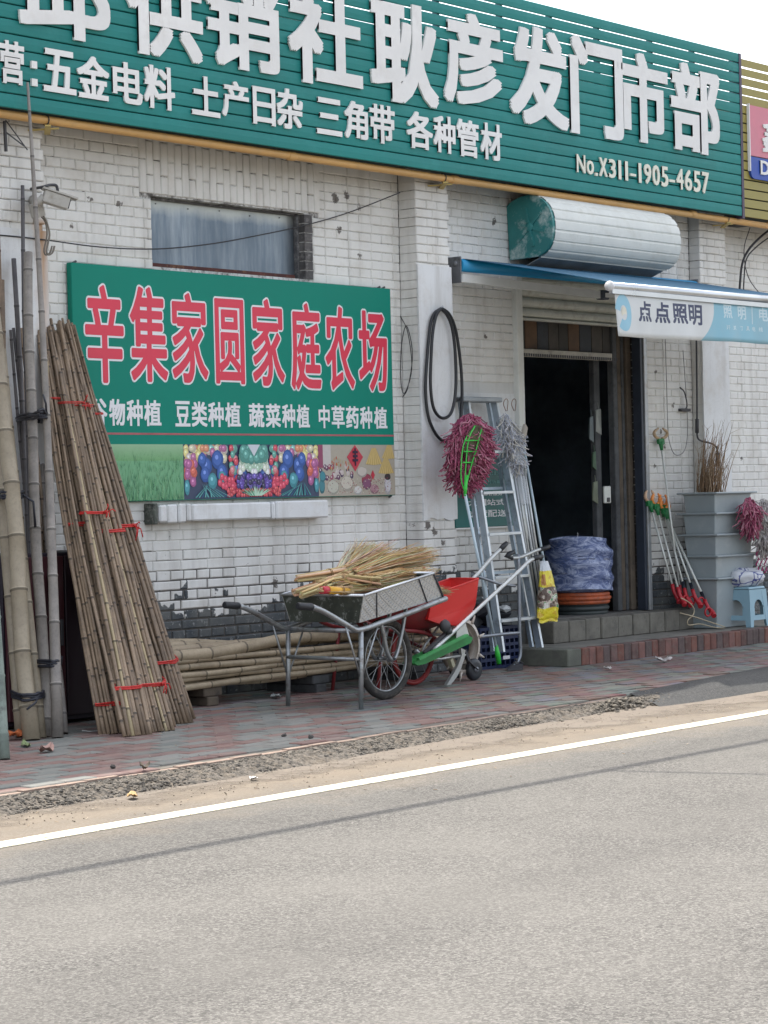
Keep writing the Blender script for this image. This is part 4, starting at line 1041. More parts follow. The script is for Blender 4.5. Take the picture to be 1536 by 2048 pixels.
def vchar(ch, a, b, yt, yb, m, off):
    mb = MB(); x0, x1 = W(a, (yt+yb)/2, YV).x, W(b, (yt+yb)/2, YV).x; z0, z1 = zc_range((a+b)/2, yt, yb, YV)
    put_char(mb, ch, x0, x1, z0, z1, 0, .0012, off=off)
    mb.v = [(v[0], v[1]-.0025+vy(v[0], min(1, max(0, (vz1-v[2])/vh))), v[2]) for v in mb.v]; mb.build('character', m, vo)
for ch, a, b, yt, yb in (('点',1282,1309,602,643),('点',1316,1344,604,646),('照',1350,1379,607,647),('明',1382,1410,609,650)): vchar(ch, a, b, yt, yb, NAVY, .035)
for ch, a, b, yt, yb in (('照',1452,1469,609,636),('明',1481,1497,612,639),('电',1524,1541,615,642)): vchar(ch, a, b, yt, yb, VW, .025)
vchar('I', 1509.3, 1511, 612, 648, VW, .02)
for i, ch in enumerate('开关灯具电线'): vchar(ch, 1456+i*13.5, 1463+i*13.5, 650+i*.8, 659+i*.8, VW, .02)
# logo: open ring with a pale core
mb = MB(); c0 = W(1253, 625, YV); vs = []
for i in range(33):
    a = math.radians(-120+300*i/32-10); ro, ri = (.135, .055)
    for r in (ro, ri): vs.append((c0.x+r*math.cos(a)*.72-.01, 0, c0.z+r*math.sin(a)*.95))
vs = [(v[0], vy(v[0], (vz1-v[2])/vh)-.0022, v[2]) for v in vs]
mb.add(vs, [(2*i, 2*i+1, 2*i+3, 2*i+2) for i in range(32)]); mb.build('logo_ring', VB, vo)
mb = MB(); vs = [(c0.x-.01+.032*math.cos(i*math.pi/8), vy(c0.x, (vz1-c0.z)/vh)-.0024, c0.z+.042*math.sin(i*math.pi/8)) for i in range(16)]
mb.add(vs, [tuple(range(16))]); mb.build('logo_dot', plain('logo_cream', (.62,.60,.50), .5), vo)
# crank rod
cr = thing('awning_crank', 'thin dark crank rod hanging from the awning beside the right pilaster', 'crank', (16.6, -.2, 2))
DK = plain('dark_iron', (.05,.05,.055))
Pk = lambda pts, Y: [W(x, y, Y) for x, y in pts]
MB().tube(Pk([(1392,575),(1393,700),(1394,800),(1394,866)], -.17), .008, 6).build('rod', DK, cr)
MB().tube(smooth_path(Pk([(1394,866),(1396,877),(1404,882),(1420,886),(1432,893),(1435,905)], -.17), 4), .008, 6).build('crank', DK, cr)
MB().tube(Pk([(1394,838),(1394,866)], -.17), .016, 8).build('sleeve', DK, cr)
MB().tube(Pk([(1435,905),(1436,932)], -.17), .017, 8).build('handle', DK, cr)

# ================================================================== WIRES, CAMERA, HOSE
WIRE = plain('wire_black', (.03,.03,.035), .6)
t_ = thing('wall_wire', 'thin dark wire sagging across the wall and over the zinc window', 'wire', (10.5, -.05, 3))
MB().tube(smooth_path([W(-40,468,-.17), W(20,472,-.17), W(92,480,-.17), W(200,494,-.06), W(310,498,-.04), W(420,488,-.03), W(520,470,-.03), W(612,450,-.03), W(700,424,-.03), W(800,385,-.17)], 6), .0042, 5).build('strand', WIRE, t_)
t_ = thing('wire_coil', 'loose loops of old wire hanging on the side of the middle pilaster', 'wire', (12.72, -.08, 2.2))
MB().tube(smooth_path([(12.70,-.03,2.52),(12.69,-.10,2.40),(12.70,-.12,2.15),(12.69,-.06,1.98),(12.70,-.02,2.05),(12.70,-.03,2.30),(12.69,-.09,2.45),(12.70,-.13,2.25),(12.69,-.09,2.02),(12.70,-.03,1.95)], 6), .0035, 5).build('loop', WIRE, t_)
t_ = thing('cable_bundle', 'black cables curving down the wall under the ochre sign', 'cable', (17.6, -.1, 3.2))
for i, pts in enumerate(([(1545,455),(1520,475),(1497,500),(1484,530),(1479,580)], [(1545,470),(1515,492),(1493,518),(1488,560),(1487,600)], [(1500,455),(1488,500),(1497,555),(1530,600)])):
    MB().tube(smooth_path(Pk(pts, -.12), 5), (.010,.006,.004)[i], 6).build('cable', WIRE, t_)
MB().bbox(W(1470,447,-.1).x, W(1492,447,-.1).x, -.2, -.01, W(1480,452,-.1).z, W(1480,444,-.1).z, .002).build('bracket', DK, t_)
t_ = thing('wall_wire', 'pale wire dropping down the wall right of the doorway', 'wire', (16, -.03, 2))
MB().tube(smooth_path(Pk([(1330,665),(1333,760),(1336,860),(1342,895),(1352,910),(1366,905),(1374,880),(1374,820),(1366,700)], -.03), 5), .0035, 5).build('strand', plain('wire_grey', (.25,.25,.24), .6), t_)
t_ = thing('wall_hook', 'small rusty iron hook in a stained patch right of the doorway', 'hook', (16.2, -.03, 2))
MB().tube(smooth_path(Pk([(1360,775),(1369,785),(1374,812),(1366,820),(1360,818)], -.035), 4), .006, 6).build('hook', DK, t_)
MB().bbox(W(1362,820,-.03).x, W(1380,820,-.03).x, -.04, -.001, W(1370,823,-.03).z, W(1370,817,-.03).z, .002).build('plate', DK, t_)
t_ = thing('overhead_cable', 'utility cable strung high along the road whose shadow crosses the asphalt', 'cable', (10, -1.6, 6))
CZ = 5.0; CYY = -4.275+.452*(CZ+.05)
MB().tube([(-60, CYY, CZ), (-10, CYY, CZ), (10, CYY, CZ-.02), (30, CYY, CZ), (90, CYY, CZ)], .040, 8).build('strand', WIRE, t_)
t_ = thing('overhead_wire', 'thin overhead wire above the road at the right', 'cable', (12, -1, 6))
c1, c2 = G(1200, 1541, -.05), G(1536, 1549, -.05); off_ = Vector((.21, .452, 1))*5.2; dd = (c2-c1).normalized()
MB().tube([c1+off_+dd*.0, c1+off_+dd*3, c1+off_+dd*14], .016, 6).build('strand', WIRE, t_)

# security camera on an arm, with tangled cable
sc_ = thing('security_camera', 'weathered white box security camera on a wall arm at upper left', 'camera', (9.4, -.3, 2.9))
YC = -.34; CW = plain('camera_white', (.40,.385,.35), .5, var=.15, dirt=(.27,.25,.21))
a, b = W(82, 390, YC), W(137, 408, YC-.08)
d = (b-a).normalized(); upv = Vector((0,0,1)); sdv = d.cross(upv).normalized(); u2 = sdv.cross(d)
a = W(86, 392, YC); L_ = (b-a).length
mb = MB(); mb.obox((a+b)/2, d*L_/2, sdv*.032, u2*.036); mb.build('body', CW, sc_, bevel=.006)
MB().obox((a+b)/2+u2*.042+d*.012, d*(L_/2+.028), sdv*.040, u2*.005).build('hood', CW, sc_)
MB().obox(b+d*.001+u2*-.002, d*.003, sdv*.026, u2*.028).build('window', plain('lens_dark', (.02,.02,.025), .15), sc_)
MB().obox((a+b)/2-sdv*0+Vector((0,-.0345,0.0))*0 + u2*.005 - sdv*.0335, d*L_*.46, sdv*.002, u2*.011).build('shade_band', plain('shade_band_grey', (.07,.07,.065), .5), sc_)  # band along the side, shade put into its dark colour
MB().tube([a+d*.01, W(78, 405, YC+.02), W(72, 408, -.24), W(66, 400, -.16)], [.026,.024,.022,.03], 10).build('arm', CW, sc_)
mb = MB(); c = W(74, 420, -.26); mb.obox(c, Vector((.030,0,.01)), Vector((0,.03,0)), Vector((-.012,0,.04))); mb.build('junction_box', CW, sc_, bevel=.004)
mb = MB(); mb.tube(smooth_path([W(62,378,-.18), W(85,374,YC), W(100,370,YC), W(113,372,YC), W(116,388,YC)], 5), .009, 7); mb.build('cable_sleeve', DK, sc_)
mb = MB()
for i in range(5):
    jx = rr(-5, 5)
    mb.tube(smooth_path(Pk([(80+jx,420),(84+jx,432),(92+jx*.6,445),(96+jx,470),(90+jx,500),(94+jx,510),(102+jx,505),(106+jx,492)], -.20-rr(0,.06)), 4), .0038, 5)
mb.build('cable_tail', plain('cable_dirty', (.20,.18,.15), .7), sc_)
t_ = thing('iron_bracket', 'thin iron bracket with crossed wires at the top of the left pilaster', 'bracket', (9.0, -.2, 3.3))
mb = MB(); mb.bar(W(9,242,-.2), W(12,303,-.2), .014, .014); mb.bar(W(9,262,-.2), W(48,292,-.2), .006, .006); mb.bar(W(11,240,-.2), W(55,300,-.2), .005, .005)
mb.build('strut', DK, t_)

# black hose loops hanging on the plastered pilaster
hs = thing('hose_coil', 'black rubber hose hung in long loops on the plastered pilaster', 'hose', (12.95, -.2, 2))
YH = -.19; RUB = plain('rubber_black', (.016,.018,.022), .45)
MB().tube(smooth_path(Pk([(880,618),(868,628),(860,655),(854,720),(851,780),(856,830),(868,862),(884,881),(902,884),(914,872),(921,840),(924,800),(923,750),(918,700),(910,655),(898,628),(884,617)], YH), 6), .0115, 8).build('outer_loop', RUB, hs)
MB().tube(smooth_path(Pk([(882,617),(872,632),(865,670),(862,720),(861,770),(866,812),(877,832),(890,836),(902,826),(909,800),(912,760),(910,700),(904,655),(894,630),(882,617)], YH-.02), 6), .0115, 8).build('inner_loop', RUB, hs)
MB().tube([W(880,622,-.16), W(881,617,-.205), W(886,612,-.215)], .006, 6).build('nail', GAL, hs)

# ================================================================== BAMBOO
def bamboo(mb, a, b, r0, r1, node=.25, n=7, bow=0.0, seed=0, bd=(1,0,0), dark=.35):
    a, b = Vector(a), Vector(b); d = b-a; L = d.length; d.normalize(); rnd = random.Random(seed)
    u = d.orthogonal().normalized(); v = d.cross(u); st_ = [(0.0, 1.0, 0)]
    s = rnd.uniform(.3, 1)*node
    while s < L-.03:
        st_ += [(s-.010, 1.0, 0), (s-.003, 1.10, 1), (s+.003, 1.10, 1), (s+.011, .97, 2)]; s += node*rnd.uniform(.85, 1.15)
    st_.append((L, 1.0, 0)); base = len(mb.v); bv = Vector(bd)
    kink = [(rnd.uniform(-1,1), rnd.uniform(-1,1)) for _ in range(4)]
    for (s, k, _) in st_:
        t = s/L; r = (r0+(r1-r0)*t)*k
        w1 = r0*.5*math.sin(t*5+kink[0][0]*3)+r0*.25*math.sin(t*13+kink[1][0]*3)
        p = a+d*s+bv*(bow*math.sin(math.pi*t))+u*w1+v*w1*kink[2][0]
        for j in range(n):
            an = 2*math.pi*j/n; mb.v.append(tuple(p+(u*math.cos(an)+v*math.sin(an))*r))
    for i in range(len(st_)-1):
        q = st_[i][2], st_[i+1][2]
        c = (dark,)*3 if q == (1,1) or q == (0,1) else ((1.22,)*3 if q == (1,2) else (1,1,1))
        for j in range(n):
            j2 = (j+1) % n; mb.f.append((base+i*n+j, base+i*n+j2, base+(i+1)*n+j2, base+(i+1)*n+j)); mb.sm.append(True); mb.col.append(c)
    mb.f.append(tuple(base+j for j in reversed(range(n)))); mb.sm.append(False); mb.col.append((.35,.3,.25))
    e = base+(len(st_)-1)*n; mb.f.append(tuple(e+j for j in range(n))); mb.sm.append(False); mb.col.append((.35,.3,.25))
    return mb
REDT = plain('red_twine', (.55, .03, .025), .5, var=.2, scale=30)
def wrap(pts, r, mat, parent, name='tie', knot=None, turns=3):
    """flat band of several turns pressed round a bundle: pts = outline points (closed), knot = point with loose ends"""
    mb = MB()
    for k in range(turns):
        o = Vector((rr(-.004,.004), rr(-.004,.004), (k-(turns-1)/2)*r*1.7)); P2 = [Vector(p)+o+Vector((0,0,rr(-.004,.004))) for p in pts]
        mb.tube(smooth_path(P2+[P2[0]], 3), r, 5, cap=False)
    if knot is not None:
        kx = Vector(knot)
        mb.rock(kx, r*3.2, 1)
        for i in range(5):
            e = kx+Vector((rr(-.05,.05), rr(-.04,-.005), rr(-.09,.05))); mid = (kx+e)/2+Vector((0, -.015, .015)); mb.tube([kx, mid, e], r*.9, 4)
    return mb.build(name, mat, parent)
def hull(P2, pad):
    P2 = sorted(set((round(p[0], 4), round(p[1], 4)) for p in P2))
    def half(ps):
        o = []
        for p in ps:
            while len(o) > 1 and (o[-1][0]-o[-2][0])*(p[1]-o[-2][1])-(o[-1][1]-o[-2][1])*(p[0]-o[-2][0]) <= 0: o.pop()
            o.append(p)
        return o[:-1]
    h = half(P2)+half(P2[::-1]); cx = sum(p[0] for p in h)/len(h); cy = sum(p[1] for p in h)/len(h); out = []
    for i, p in enumerate(h):
        q = h[(i+1) % len(h)]; d = math.hypot(q[0]-p[0], q[1]-p[1]); k_ = max(1, int(d/.05))
        for j in range(k_):
            a = p[0]+(q[0]-p[0])*j/k_; b = p[1]+(q[1]-p[1])*j/k_; r = math.hypot(a-cx, b-cy)+1e-6; out.append((a+(a-cx)/r*pad, b+(b-cy)/r*pad))
    return out
# cane bundles: bottoms on the pavement, tops against the wall
bunds = [('left', (196, 258, 1447, 1470), (70, 100, 655), 23, 'leftmost red-tied cane bundle, thin brown canes beside the tall poles'),
         ('mid', (244, 300, 1452, 1474), (90, 128, 650), 23, 'red-tied cane bundle with one orange tinged cane and a bow of red twine'),
         ('third', (292, 345, 1448, 1466), (108, 138, 648), 23, 'third red-tied cane bundle from the left with a twine bow low down'),
         ('right', (330, 384, 1432, 1450), (124, 150, 655), 23, 'rightmost cane bundle, its edge against the low pole stack')]
for bi, (nm, (xa, xb, ya, yb), (ta, tb, ty), n, lab) in enumerate(bunds):
    c0 = G((xa+xb)/2, (ya+yb)/2, 0); root = thing('cane_bundle', lab, 'cane bundle', c0, 'cane bundles leaning against the wall')
    tops = []; bots = []
    for i in range(n):
        u = (i+rr(.1,.9))/n; lay = i % 3
        px = xa+(xb-xa)*u; bp = G(px, yb-(yb-ya)*(lay/2.0)*rr(.7,1)-8*(u*.6), 0); bp.y += -.02+.0*lay
        tp = W(ta+(tb-ta)*(u*.85+rr(0,.15)), ty+rr(-14,26)+(lay*4), -.10-.035*lay)
        if 6 <= i <= 7 and bi == 1: m = M_BAMY
        elif rr(0,1) < .04: m = M_BAMY
        else: m = M_BAM
        rad = rr(.0085, .0145); mb = MB(); bamboo(mb, bp, tp, rad, rad*rr(.62,.8), rr(.17,.25), 7, rr(-.045,.0), bi*100+i); mb.build('cane', m, root)
        bots.append(bp); tops.append(tp)
    for ti, t in enumerate(((.07,.09)[bi % 2]+.02*bi, .50+.03*math.sin(bi*2), .82-.012*bi)):
        P3 = sorted([b.lerp(a, t) for a, b in zip(tops, bots)][:], key=lambda p: p.x)
        P3 = [b.lerp(tp, t) for b, tp in zip(bots, tops)]
        cx = sum(p.x for p in P3)/n; cy = sum(p.y for p in P3)/n; z = sum(p.z for p in P3)/n
        rx = (max(p.x for p in P3)-min(p.x for p in P3))/2+.016; ry = (max(p.y for p in P3)-min(p.y for p in P3))/2+.018
        dxdy = 0
        P3 = [p+(tp-b)*((z-p.z)/(tp.z-b.z)) for p, b, tp in zip(P3, bots, tops)]
        pts = [(p[0], p[1], z) for p in hull(P3, .017)]
        fr_ = min(pts, key=lambda p: p[1]-p[0]*.6); fr_ = (fr_[0], fr_[1]-.008, z)
        if ti == 0: kn = fr_ if bi in (2,) else None
        elif ti == 1: kn = fr_ if bi in (1, 3) else None
        else: kn = fr_ if bi == 1 else None
        wrap(pts, .0042 if ti < 2 else .0032, REDT, root, 'tie', kn, 3 if ti < 2 else 2)
# a few short canes behind the tall poles
root = thing('cane_bundle', 'small bunch of dark canes half hidden behind the tall poles', 'cane bundle', (8.4, -.5, 0), 'cane bundles leaning against the wall')
for i in range(5):
    mb = MB(); bamboo(mb, G(95+i*8, 1452, 0), W(20+i*7, 652+abs(i-2)*4, -.22), .012, .009, .22, 7, 0, 700+i); mb.build('cane', M_BAMD if i < 2 else M_BAM, root)

STRAP = plain('black_strap', (.018,.02,.03), .5, var=.2)
PL = []
def strap(root, z, members, pad):
    P3 = []
    for (b, t_, r) in members:
        p = b.lerp(t_, (z-b.z)/(t_.z-b.z))
        P3 += [(p.x+r*math.cos(q), p.y+r*math.sin(q)) for q in [k*math.pi/4 for k in range(8)]]
    pts = [(p[0], p[1], z) for p in hull(P3, pad)]
    wrap(pts, .0085, STRAP, root, 'strap', None, 3); return min(pts, key=lambda p: p[1]-p[0]*.6)
def pole(root, bpt, tpt, r0, r1, m, node=.32, bow=0, seed=0, n=12):
    PL.append((Vector(bpt), Vector(tpt), (r0+r1)/2)); mb = MB(); bamboo(mb, bpt, tpt, r0, r1, node, n, bow, seed, dark=.5); return mb.build('pole', m, root)
# tall thick pair with thinner poles, strapped
root = thing('pole_bundle', 'tall grey bamboo poles strapped in black, one reaching up past the gas pipe', 'pole bundle', G(110,1475), 'strapped bamboo pole bundles')
def gp_(x, y, dy=0): p = G(x, y, 0); return p
pole(root, G(88,1474), W(55,505,-.32), .033, .026, M_BAMG, .26, 0, 1)
pole(root, G(115,1476), W(55,168,-.36), .032, .008, M_BAMG, .30, .03, 2)
pole(root, G(128,1468), W(84,930,-.30), .018, .014, M_BAMG, .25, 0, 3)
pole(root, G(75,1458), W(43,372,-.22), .016, .011, M_BAMD, .33, .0, 4)
pole(root, G(68,1455), W(29,518,-.20), .018, .014, M_BAMD, .30, .02, 5)
k = Vector(strap(root, W(65,833,-.55).z, PL[:5], .010)); strap(root, W(102,1327,-.98).z, PL[:3], .010)
mb = MB(); mb.tube([k, k+Vector((-.05,-.03,.03)), k+Vector((-.09,-.03,.02))], .008, 5); mb.tube([k, k+Vector((-.03,-.03,.06)), k+Vector((-.05,-.03,.11))], .006, 5); mb.build('strap_end', STRAP, root)
# fat yellow poles at the left edge
root = thing('pole_bundle', 'fat pale bamboo poles leaning at the left edge, tied with black strips', 'pole bundle', G(60,1480), 'strapped bamboo pole bundles')
pole(root, G(66,1480), W(-22,560,-.35), .047, .042, M_BAMP, .30, 0, 11, 14)
pole(root, G(82,1476), W(4,700,-.33), .028, .024, M_BAMP, .28, 0, 12)
pole(root, G(44,1474), W(-32,600,-.30), .032, .026, M_BAMP, .30, 0, 13)
pole(root, G(36,1462), W(2,560,-.22), .022, .018, M_BAM, .30, 0, 14)
pole(root, G(28,1455), W(-8,420,-.20), .022, .016, M_BAM, .30, 0, 15)
k = Vector(strap(root, W(20,990,-.7).z, PL[5:10], .012)); k2 = Vector(strap(root, W(56,1395,-1.02).z, PL[5:8], .012))
mb = MB(); mb.tube([k+Vector((.05,.02,0)), k+Vector((.09,-.02,-.04)), k+Vector((.10,-.02,-.18))], .007, 5); mb.tube([k2, k2+Vector((-.05,-.03,-.03)), k2+Vector((-.11,-.03,-.06))], .006, 5); mb.build('strap_end', STRAP, root)
mb = MB(); bamboo(mb, G(10,1520), W(-12,1180,-1.35), .026, .024, .3, 12, 0, 21)
tag(mb.build('bamboo_pole', plain('mossy_green_pole', (.17,.21,.18), .7, var=.4, dirt=(.09,.10,.09))), 'mossy green pole end standing at the far left edge', 'pole')

# maroon sheet cabinet between the poles and the canes
cb = thing('cabinet', 'dark maroon metal cabinet hidden between the tall poles and canes', 'cabinet', (8.9, -.4, 0))
MAR = plain('maroon_paint', (.055,.010,.016), .5, var=.25, scale=3)
c0_, c1_ = 8.55, 9.45
MB().bbox(c0_, c1_, -.52, -.03, .02, .98, .006).build('body', plain('cabinet_dark', (.018,.012,.022), .6), cb)
MB().bbox(c0_+.01, c0_+.44, -.545, -.523, .05, .96, .004).build('door', MAR, cb); MB().bbox(c0_+.45, c1_-.01, -.545, -.523, .05, .96, .004).build('door', plain('maroon_dark', (.02,.008,.014), .55), cb)
MB().bbox(c0_+.40, c0_+.42, -.56, -.546, .45, .60, .003).build('handle', DK, cb)

# horizontal pole stack on low wooden bearers
bx = [(9.75, 12.45)]
for k, (x, lab) in enumerate(((10.18, 'wooden bearer block under the left end of the bamboo stack'), (11.18, 'wooden bearer block under the middle of the bamboo stack'), (12.2, 'wooden bearer block under the right end of the bamboo stack'))):
    mb = MB(); mb.bbox(x, x+.10, -.50, -.06, 0, .055, .005); mb.bbox(x-.02, x+.14, -.49, -.08, .057, .112, .006)
    tag(mb.build('bearer_block', WOODG if k else WOOD), lab, 'wood block', 'bearer blocks under the bamboo stack')
rows = [(.135, .021, 8), (.172, .0185, 8), (.207, .018, 8), (.245, .022, 7), (.283, .018, 8), (.338, .038, 4)]
M_STK = m_bamboo('tan_bamboo', (0.37, 0.295, 0.20), (0.45, 0.365, 0.25), (0.17, 0.13, 0.085), 0.45)
names = ['bottom', 'second', 'third', 'fourth', 'fifth', 'top']
for ri, (z, r, n) in enumerate(rows):
    for k in range(n):
        y = -.50+r+k*(.44/n)+rr(-.004,.004)
        if k > 2 and ri < 5: continue       # inner poles of the pile are hidden
        mb = MB(); bamboo(mb, (9.78+rr(-.12,.05), y, z+rr(-.003,.003)), (12.5+rr(-.15,.1), y+rr(-.01,.01), z+rr(-.004,.004)), r, r*rr(.85,.97), rr(.27,.36), 10, 0, 300+ri*20+k, (0,1,0), .45)
        o = mb.build('bamboo_pole', M_STK)
        place = ['front', 'second from the front', 'third from the front', 'rearmost'][min(k, 3)]
        tag(o, ('thick pale pole on top of the low bamboo stack, %s' % place) if ri == 5 else 'bamboo pole in the %s layer of the low stack, %s' % (names[ri], place), 'bamboo pole', 'bamboo poles stacked flat along the wall')
for k in range(2):
    x = 10.9+k*1.2

# ================================================================== WHEELBARROW WITH BROOMS
TUBE = plain('dull_tube_steel', (.36,.38,.39), .42, .75, var=.25, scale=8, dirt=(.16,.13,.11))
GRIP = plain('rubber_grip', (.02,.022,.026), .55)
def wheel(root, c, R, rt_, rimmat, tyremat, spokes=20, hubr=.018, half=.035, spoke_r=.0017, rimw=.012):
    c = Vector(c); wb = tag_part = MB().ring(c, R-rt_, rt_, (0,1,0), 56, 12, sq=.95).build('tyre', tyremat, root)
    mb = MB(); mb.ring(c, R-2*rt_-.002, rimw*.55, (0,1,0), 56, 8, sq=1.9); mb.build('rim', rimmat, root)
    mb = MB(); mb.lathe([(hubr*.6,-half*1.3),(hubr*1.3,-half),(hubr*1.3,-half*.8),(hubr*.6,-half*.7),(hubr*.6,half*.7),(hubr*1.3,half*.8),(hubr*1.3,half),(hubr*.6,half*1.3)], c, (0,1,0), 14); mb.build('hub', TUBE, root)
    mb = MB()
    for i in range(spokes):
        a = 2*math.pi*i/spokes; b_ = a+(.55 if i % 4 < 2 else -.55); sy = half*.85*(1 if i % 2 else -1); q = R-2*rt_-.002
        mb.tube([c+Vector((hubr*math.cos(b_), sy, hubr*math.sin(b_))), c+Vector((q*math.cos(a), 0, q*math.sin(a)))], spoke_r, 4, smooth=False)
    mb.build('spokes', TUBE, root)
YN, YF = -1.52, -.94
wb = thing('wheelbarrow', 'steel wheelbarrow with checker plate tray and spoked wheel parked on the pavement', 'wheelbarrow', W(718,1261,-1.23))
def dz_of(p): return p
nearp = [(625,1214),(645,1222),(675,1239),(700,1254),(712,1260),(728,1258),(761,1246),(810,1229),(851,1213),(892,1197)]
N_ = smooth_path(Pk(nearp, YN), 3); MB().tube(N_, .0165, 10).build('frame_tube', TUBE, wb)
# far rail mirrors the near one
MB().tube([Vector((p.x, YF, p.z)) for p in N_], .0165, 10).build('frame_tube', TUBE, wb)
for y in (YN, YF):
    a, b = W(622,1214,YN), W(600,1219,YN); b = Vector((W(590,1216,YN).x, 0, W(598,1215,YN).z))
    mb = MB(); a2 = Vector((a.x+.01, y, a.z)); b2 = Vector((a.x-.115, y, a.z+.012)); mb.tube([a2, a2.lerp(b2,.05), a2.lerp(b2,.95), b2], [.018,.022,.021,.016], 10); mb.build('grip', GRIP, wb)
# legs
def legpts(y):
    top = W(722,1262,YN); bot = G(730,1420,0); return Vector((top.x, y, top.z)), Vector((bot.x, y-.0 if y == YN else y, 0.0))
for y in (YN, YF):
    t, b = legpts(y); b.x += .01
    mb = MB(); mb.tube([t, t.lerp(b,.5), b], .0150, 10); mb.build('leg', TUBE, wb)
    mb = MB(); q = t.lerp(b,.62); mb.tube([Vector((t.x-.14, y, t.z+.045)), q], .0065, 6); mb.tube([Vector((t.x+.16, y, t.z+.03)), q], .0065, 6); mb.build('leg_brace', TUBE, wb)
t, b = legpts(YN); t2, b2 = legpts(YF)
MB().tube([t.lerp(b,.36), t2.lerp(b2,.36)], .012, 8).build('cross_tube', TUBE, wb)
MB().tube([t+Vector((.01,.0,.0)), t2+Vector((.01,0,0))], .0145, 8).build('cross_tube', TUBE, wb)
MB().tube([N_[-1], Vector((N_[-1].x, YF, N_[-1].z))], .014, 8).build('cross_tube', TUBE, wb)
# tray of checker plate: corners at the near side
A, B, Cc, Dd = W(718,1191,YN), W(857,1146,YN), W(890,1195,YN), W(722,1246,YN)
flr = .0
def tr(p, y): return Vector((p.x, y, p.z))
yb0, yb1 = YN+.015, YF-.015; yt0, yt1 = YN-.035, YF+.035
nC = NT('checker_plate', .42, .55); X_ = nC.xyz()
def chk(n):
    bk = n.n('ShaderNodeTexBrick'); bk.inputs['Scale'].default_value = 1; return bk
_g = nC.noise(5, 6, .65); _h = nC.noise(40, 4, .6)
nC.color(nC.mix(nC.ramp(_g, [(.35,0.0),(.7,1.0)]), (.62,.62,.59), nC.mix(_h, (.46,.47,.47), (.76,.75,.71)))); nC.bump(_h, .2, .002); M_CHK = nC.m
nD = NT('dark_plate', .5, .3); _g = nD.noise(6, 7, .7); _k = nD.noise(16, 5, .7)  # tray plates with their shadow put into a dark green-grey colour
nD.color(nD.mix(nD.ramp(_g, [(.3,0.0),(.65,1.0)]), (.035,.042,.035), nD.mix(nD.ramp(_k,[(.55,0.0),(.62,1.0)]), (.085,.095,.075), (.38,.40,.37)))); M_SHADED = nD.m
def panel(name, q, mat, th, root):
    n = (q[1]-q[0]).cross(q[3]-q[0]).normalized()*th; return MB().hexa([q[0]-n,q[1]-n,q[2]-n,q[3]-n,q[0],q[1],q[2],q[3]]).build(name, mat, root)
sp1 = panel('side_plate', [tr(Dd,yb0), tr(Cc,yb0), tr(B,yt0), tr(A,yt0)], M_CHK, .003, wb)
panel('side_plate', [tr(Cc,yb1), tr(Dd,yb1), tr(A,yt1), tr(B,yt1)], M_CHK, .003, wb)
panel('rear_plate', [tr(Dd,yb1), tr(Dd,yb0), tr(A,yt0), tr(A,yt1)], M_SHADED, .003, wb)
panel('front_plate', [tr(Cc,yb0), tr(Cc,yb1), tr(B,yt1), tr(B,yt0)], M_SHADED, .003, wb)
panel('floor_plate', [tr(Dd,yb0), tr(Dd,yb1), tr(Cc,yb1), tr(Cc,yb0)], M_SHADED, .003, wb)
mb = MB(); rim = [tr(A,yt0-.004), tr(B,yt0-.004), tr(B,yt1+.004), tr(A,yt1+.004)]
for i in range(4): mb.tube([rim[i], rim[(i+1)%4]], .0085, 8)
mb.build('rim_rod', ALU, wb)
# raised treads and strap seams on the near plate
mb = MB(); ex = (tr(Cc,yb0)-tr(Dd,yb0)); ez = (tr(A,yt0)-tr(Dd,yb0)); nn = ex.cross(ez).normalized()
if nn.y > 0: nn = -nn
topx = (tr(B,yt0)-tr(A,yt0))
for i in range(44):
    for j in range(11):
        u, v = (i+.5)/44, (j+.5)/11
        if (i+j) % 2: continue
        p = tr(Dd,yb0).lerp(tr(Cc,yb0), u).lerp(tr(A,yt0).lerp(tr(B,yt0), u), v)+nn*.0015
        s = 1 if (i//1+j) % 4 < 2 else -1; e = (ex.normalized()*.8+ez.normalized()*s*.6).normalized()*.0085
        mb.obox(p, e, nn*.0016, nn.cross(e).normalized()*.0022)
stuff(mb.build('tread_pattern', ALU, wb))
for u in (.20, .80):
    p = tr(Dd,yb0).lerp(tr(Cc,yb0), u)+nn*.003; q = tr(A,yt0).lerp(tr(B,yt0), u-.02)+nn*.003; MB().tube([p, q], .0045, 5).build('seam_rib', DK, wb)
MB().tube([tr(Cc,yb0)+nn*.004, tr(B,yt0)+nn*.004], .007, 6).build('seam_rib', DK, wb)
TYRE = plain('dusty_tyre', (.035,.033,.030), .85, var=.3, scale=10, dirt=(.12,.105,.085))
wc = W(770,1322,-1.23); wc.z = .253
wheel(wb, wc, .253, .026, TUBE, TYRE, 24, .016, .035)
for sy in (-1, 1):      # U-shaped fork holding the axle
    y = wc.y+sy*.062
    mb = MB(); mb.tube(smooth_path([Vector((wc.x-.105,y,N_[-10].z-.02)), Vector((wc.x-.085,y,wc.z+.16)), Vector((wc.x-.055,y,wc.z+.05)), Vector((wc.x-.01,y,wc.z-.005)), Vector((wc.x+.04,y,wc.z+.03)), Vector((wc.x+.10,y,wc.z+.17)), Vector((wc.x+.14,y,wc.z+.31))], 5), .0125, 8)
    mb.build('fork', TUBE, wb)
MB().tube([(wc.x,wc.y-.085,wc.z),(wc.x,wc.y+.085,wc.z)], .008, 8).build('axle', DK, wb)
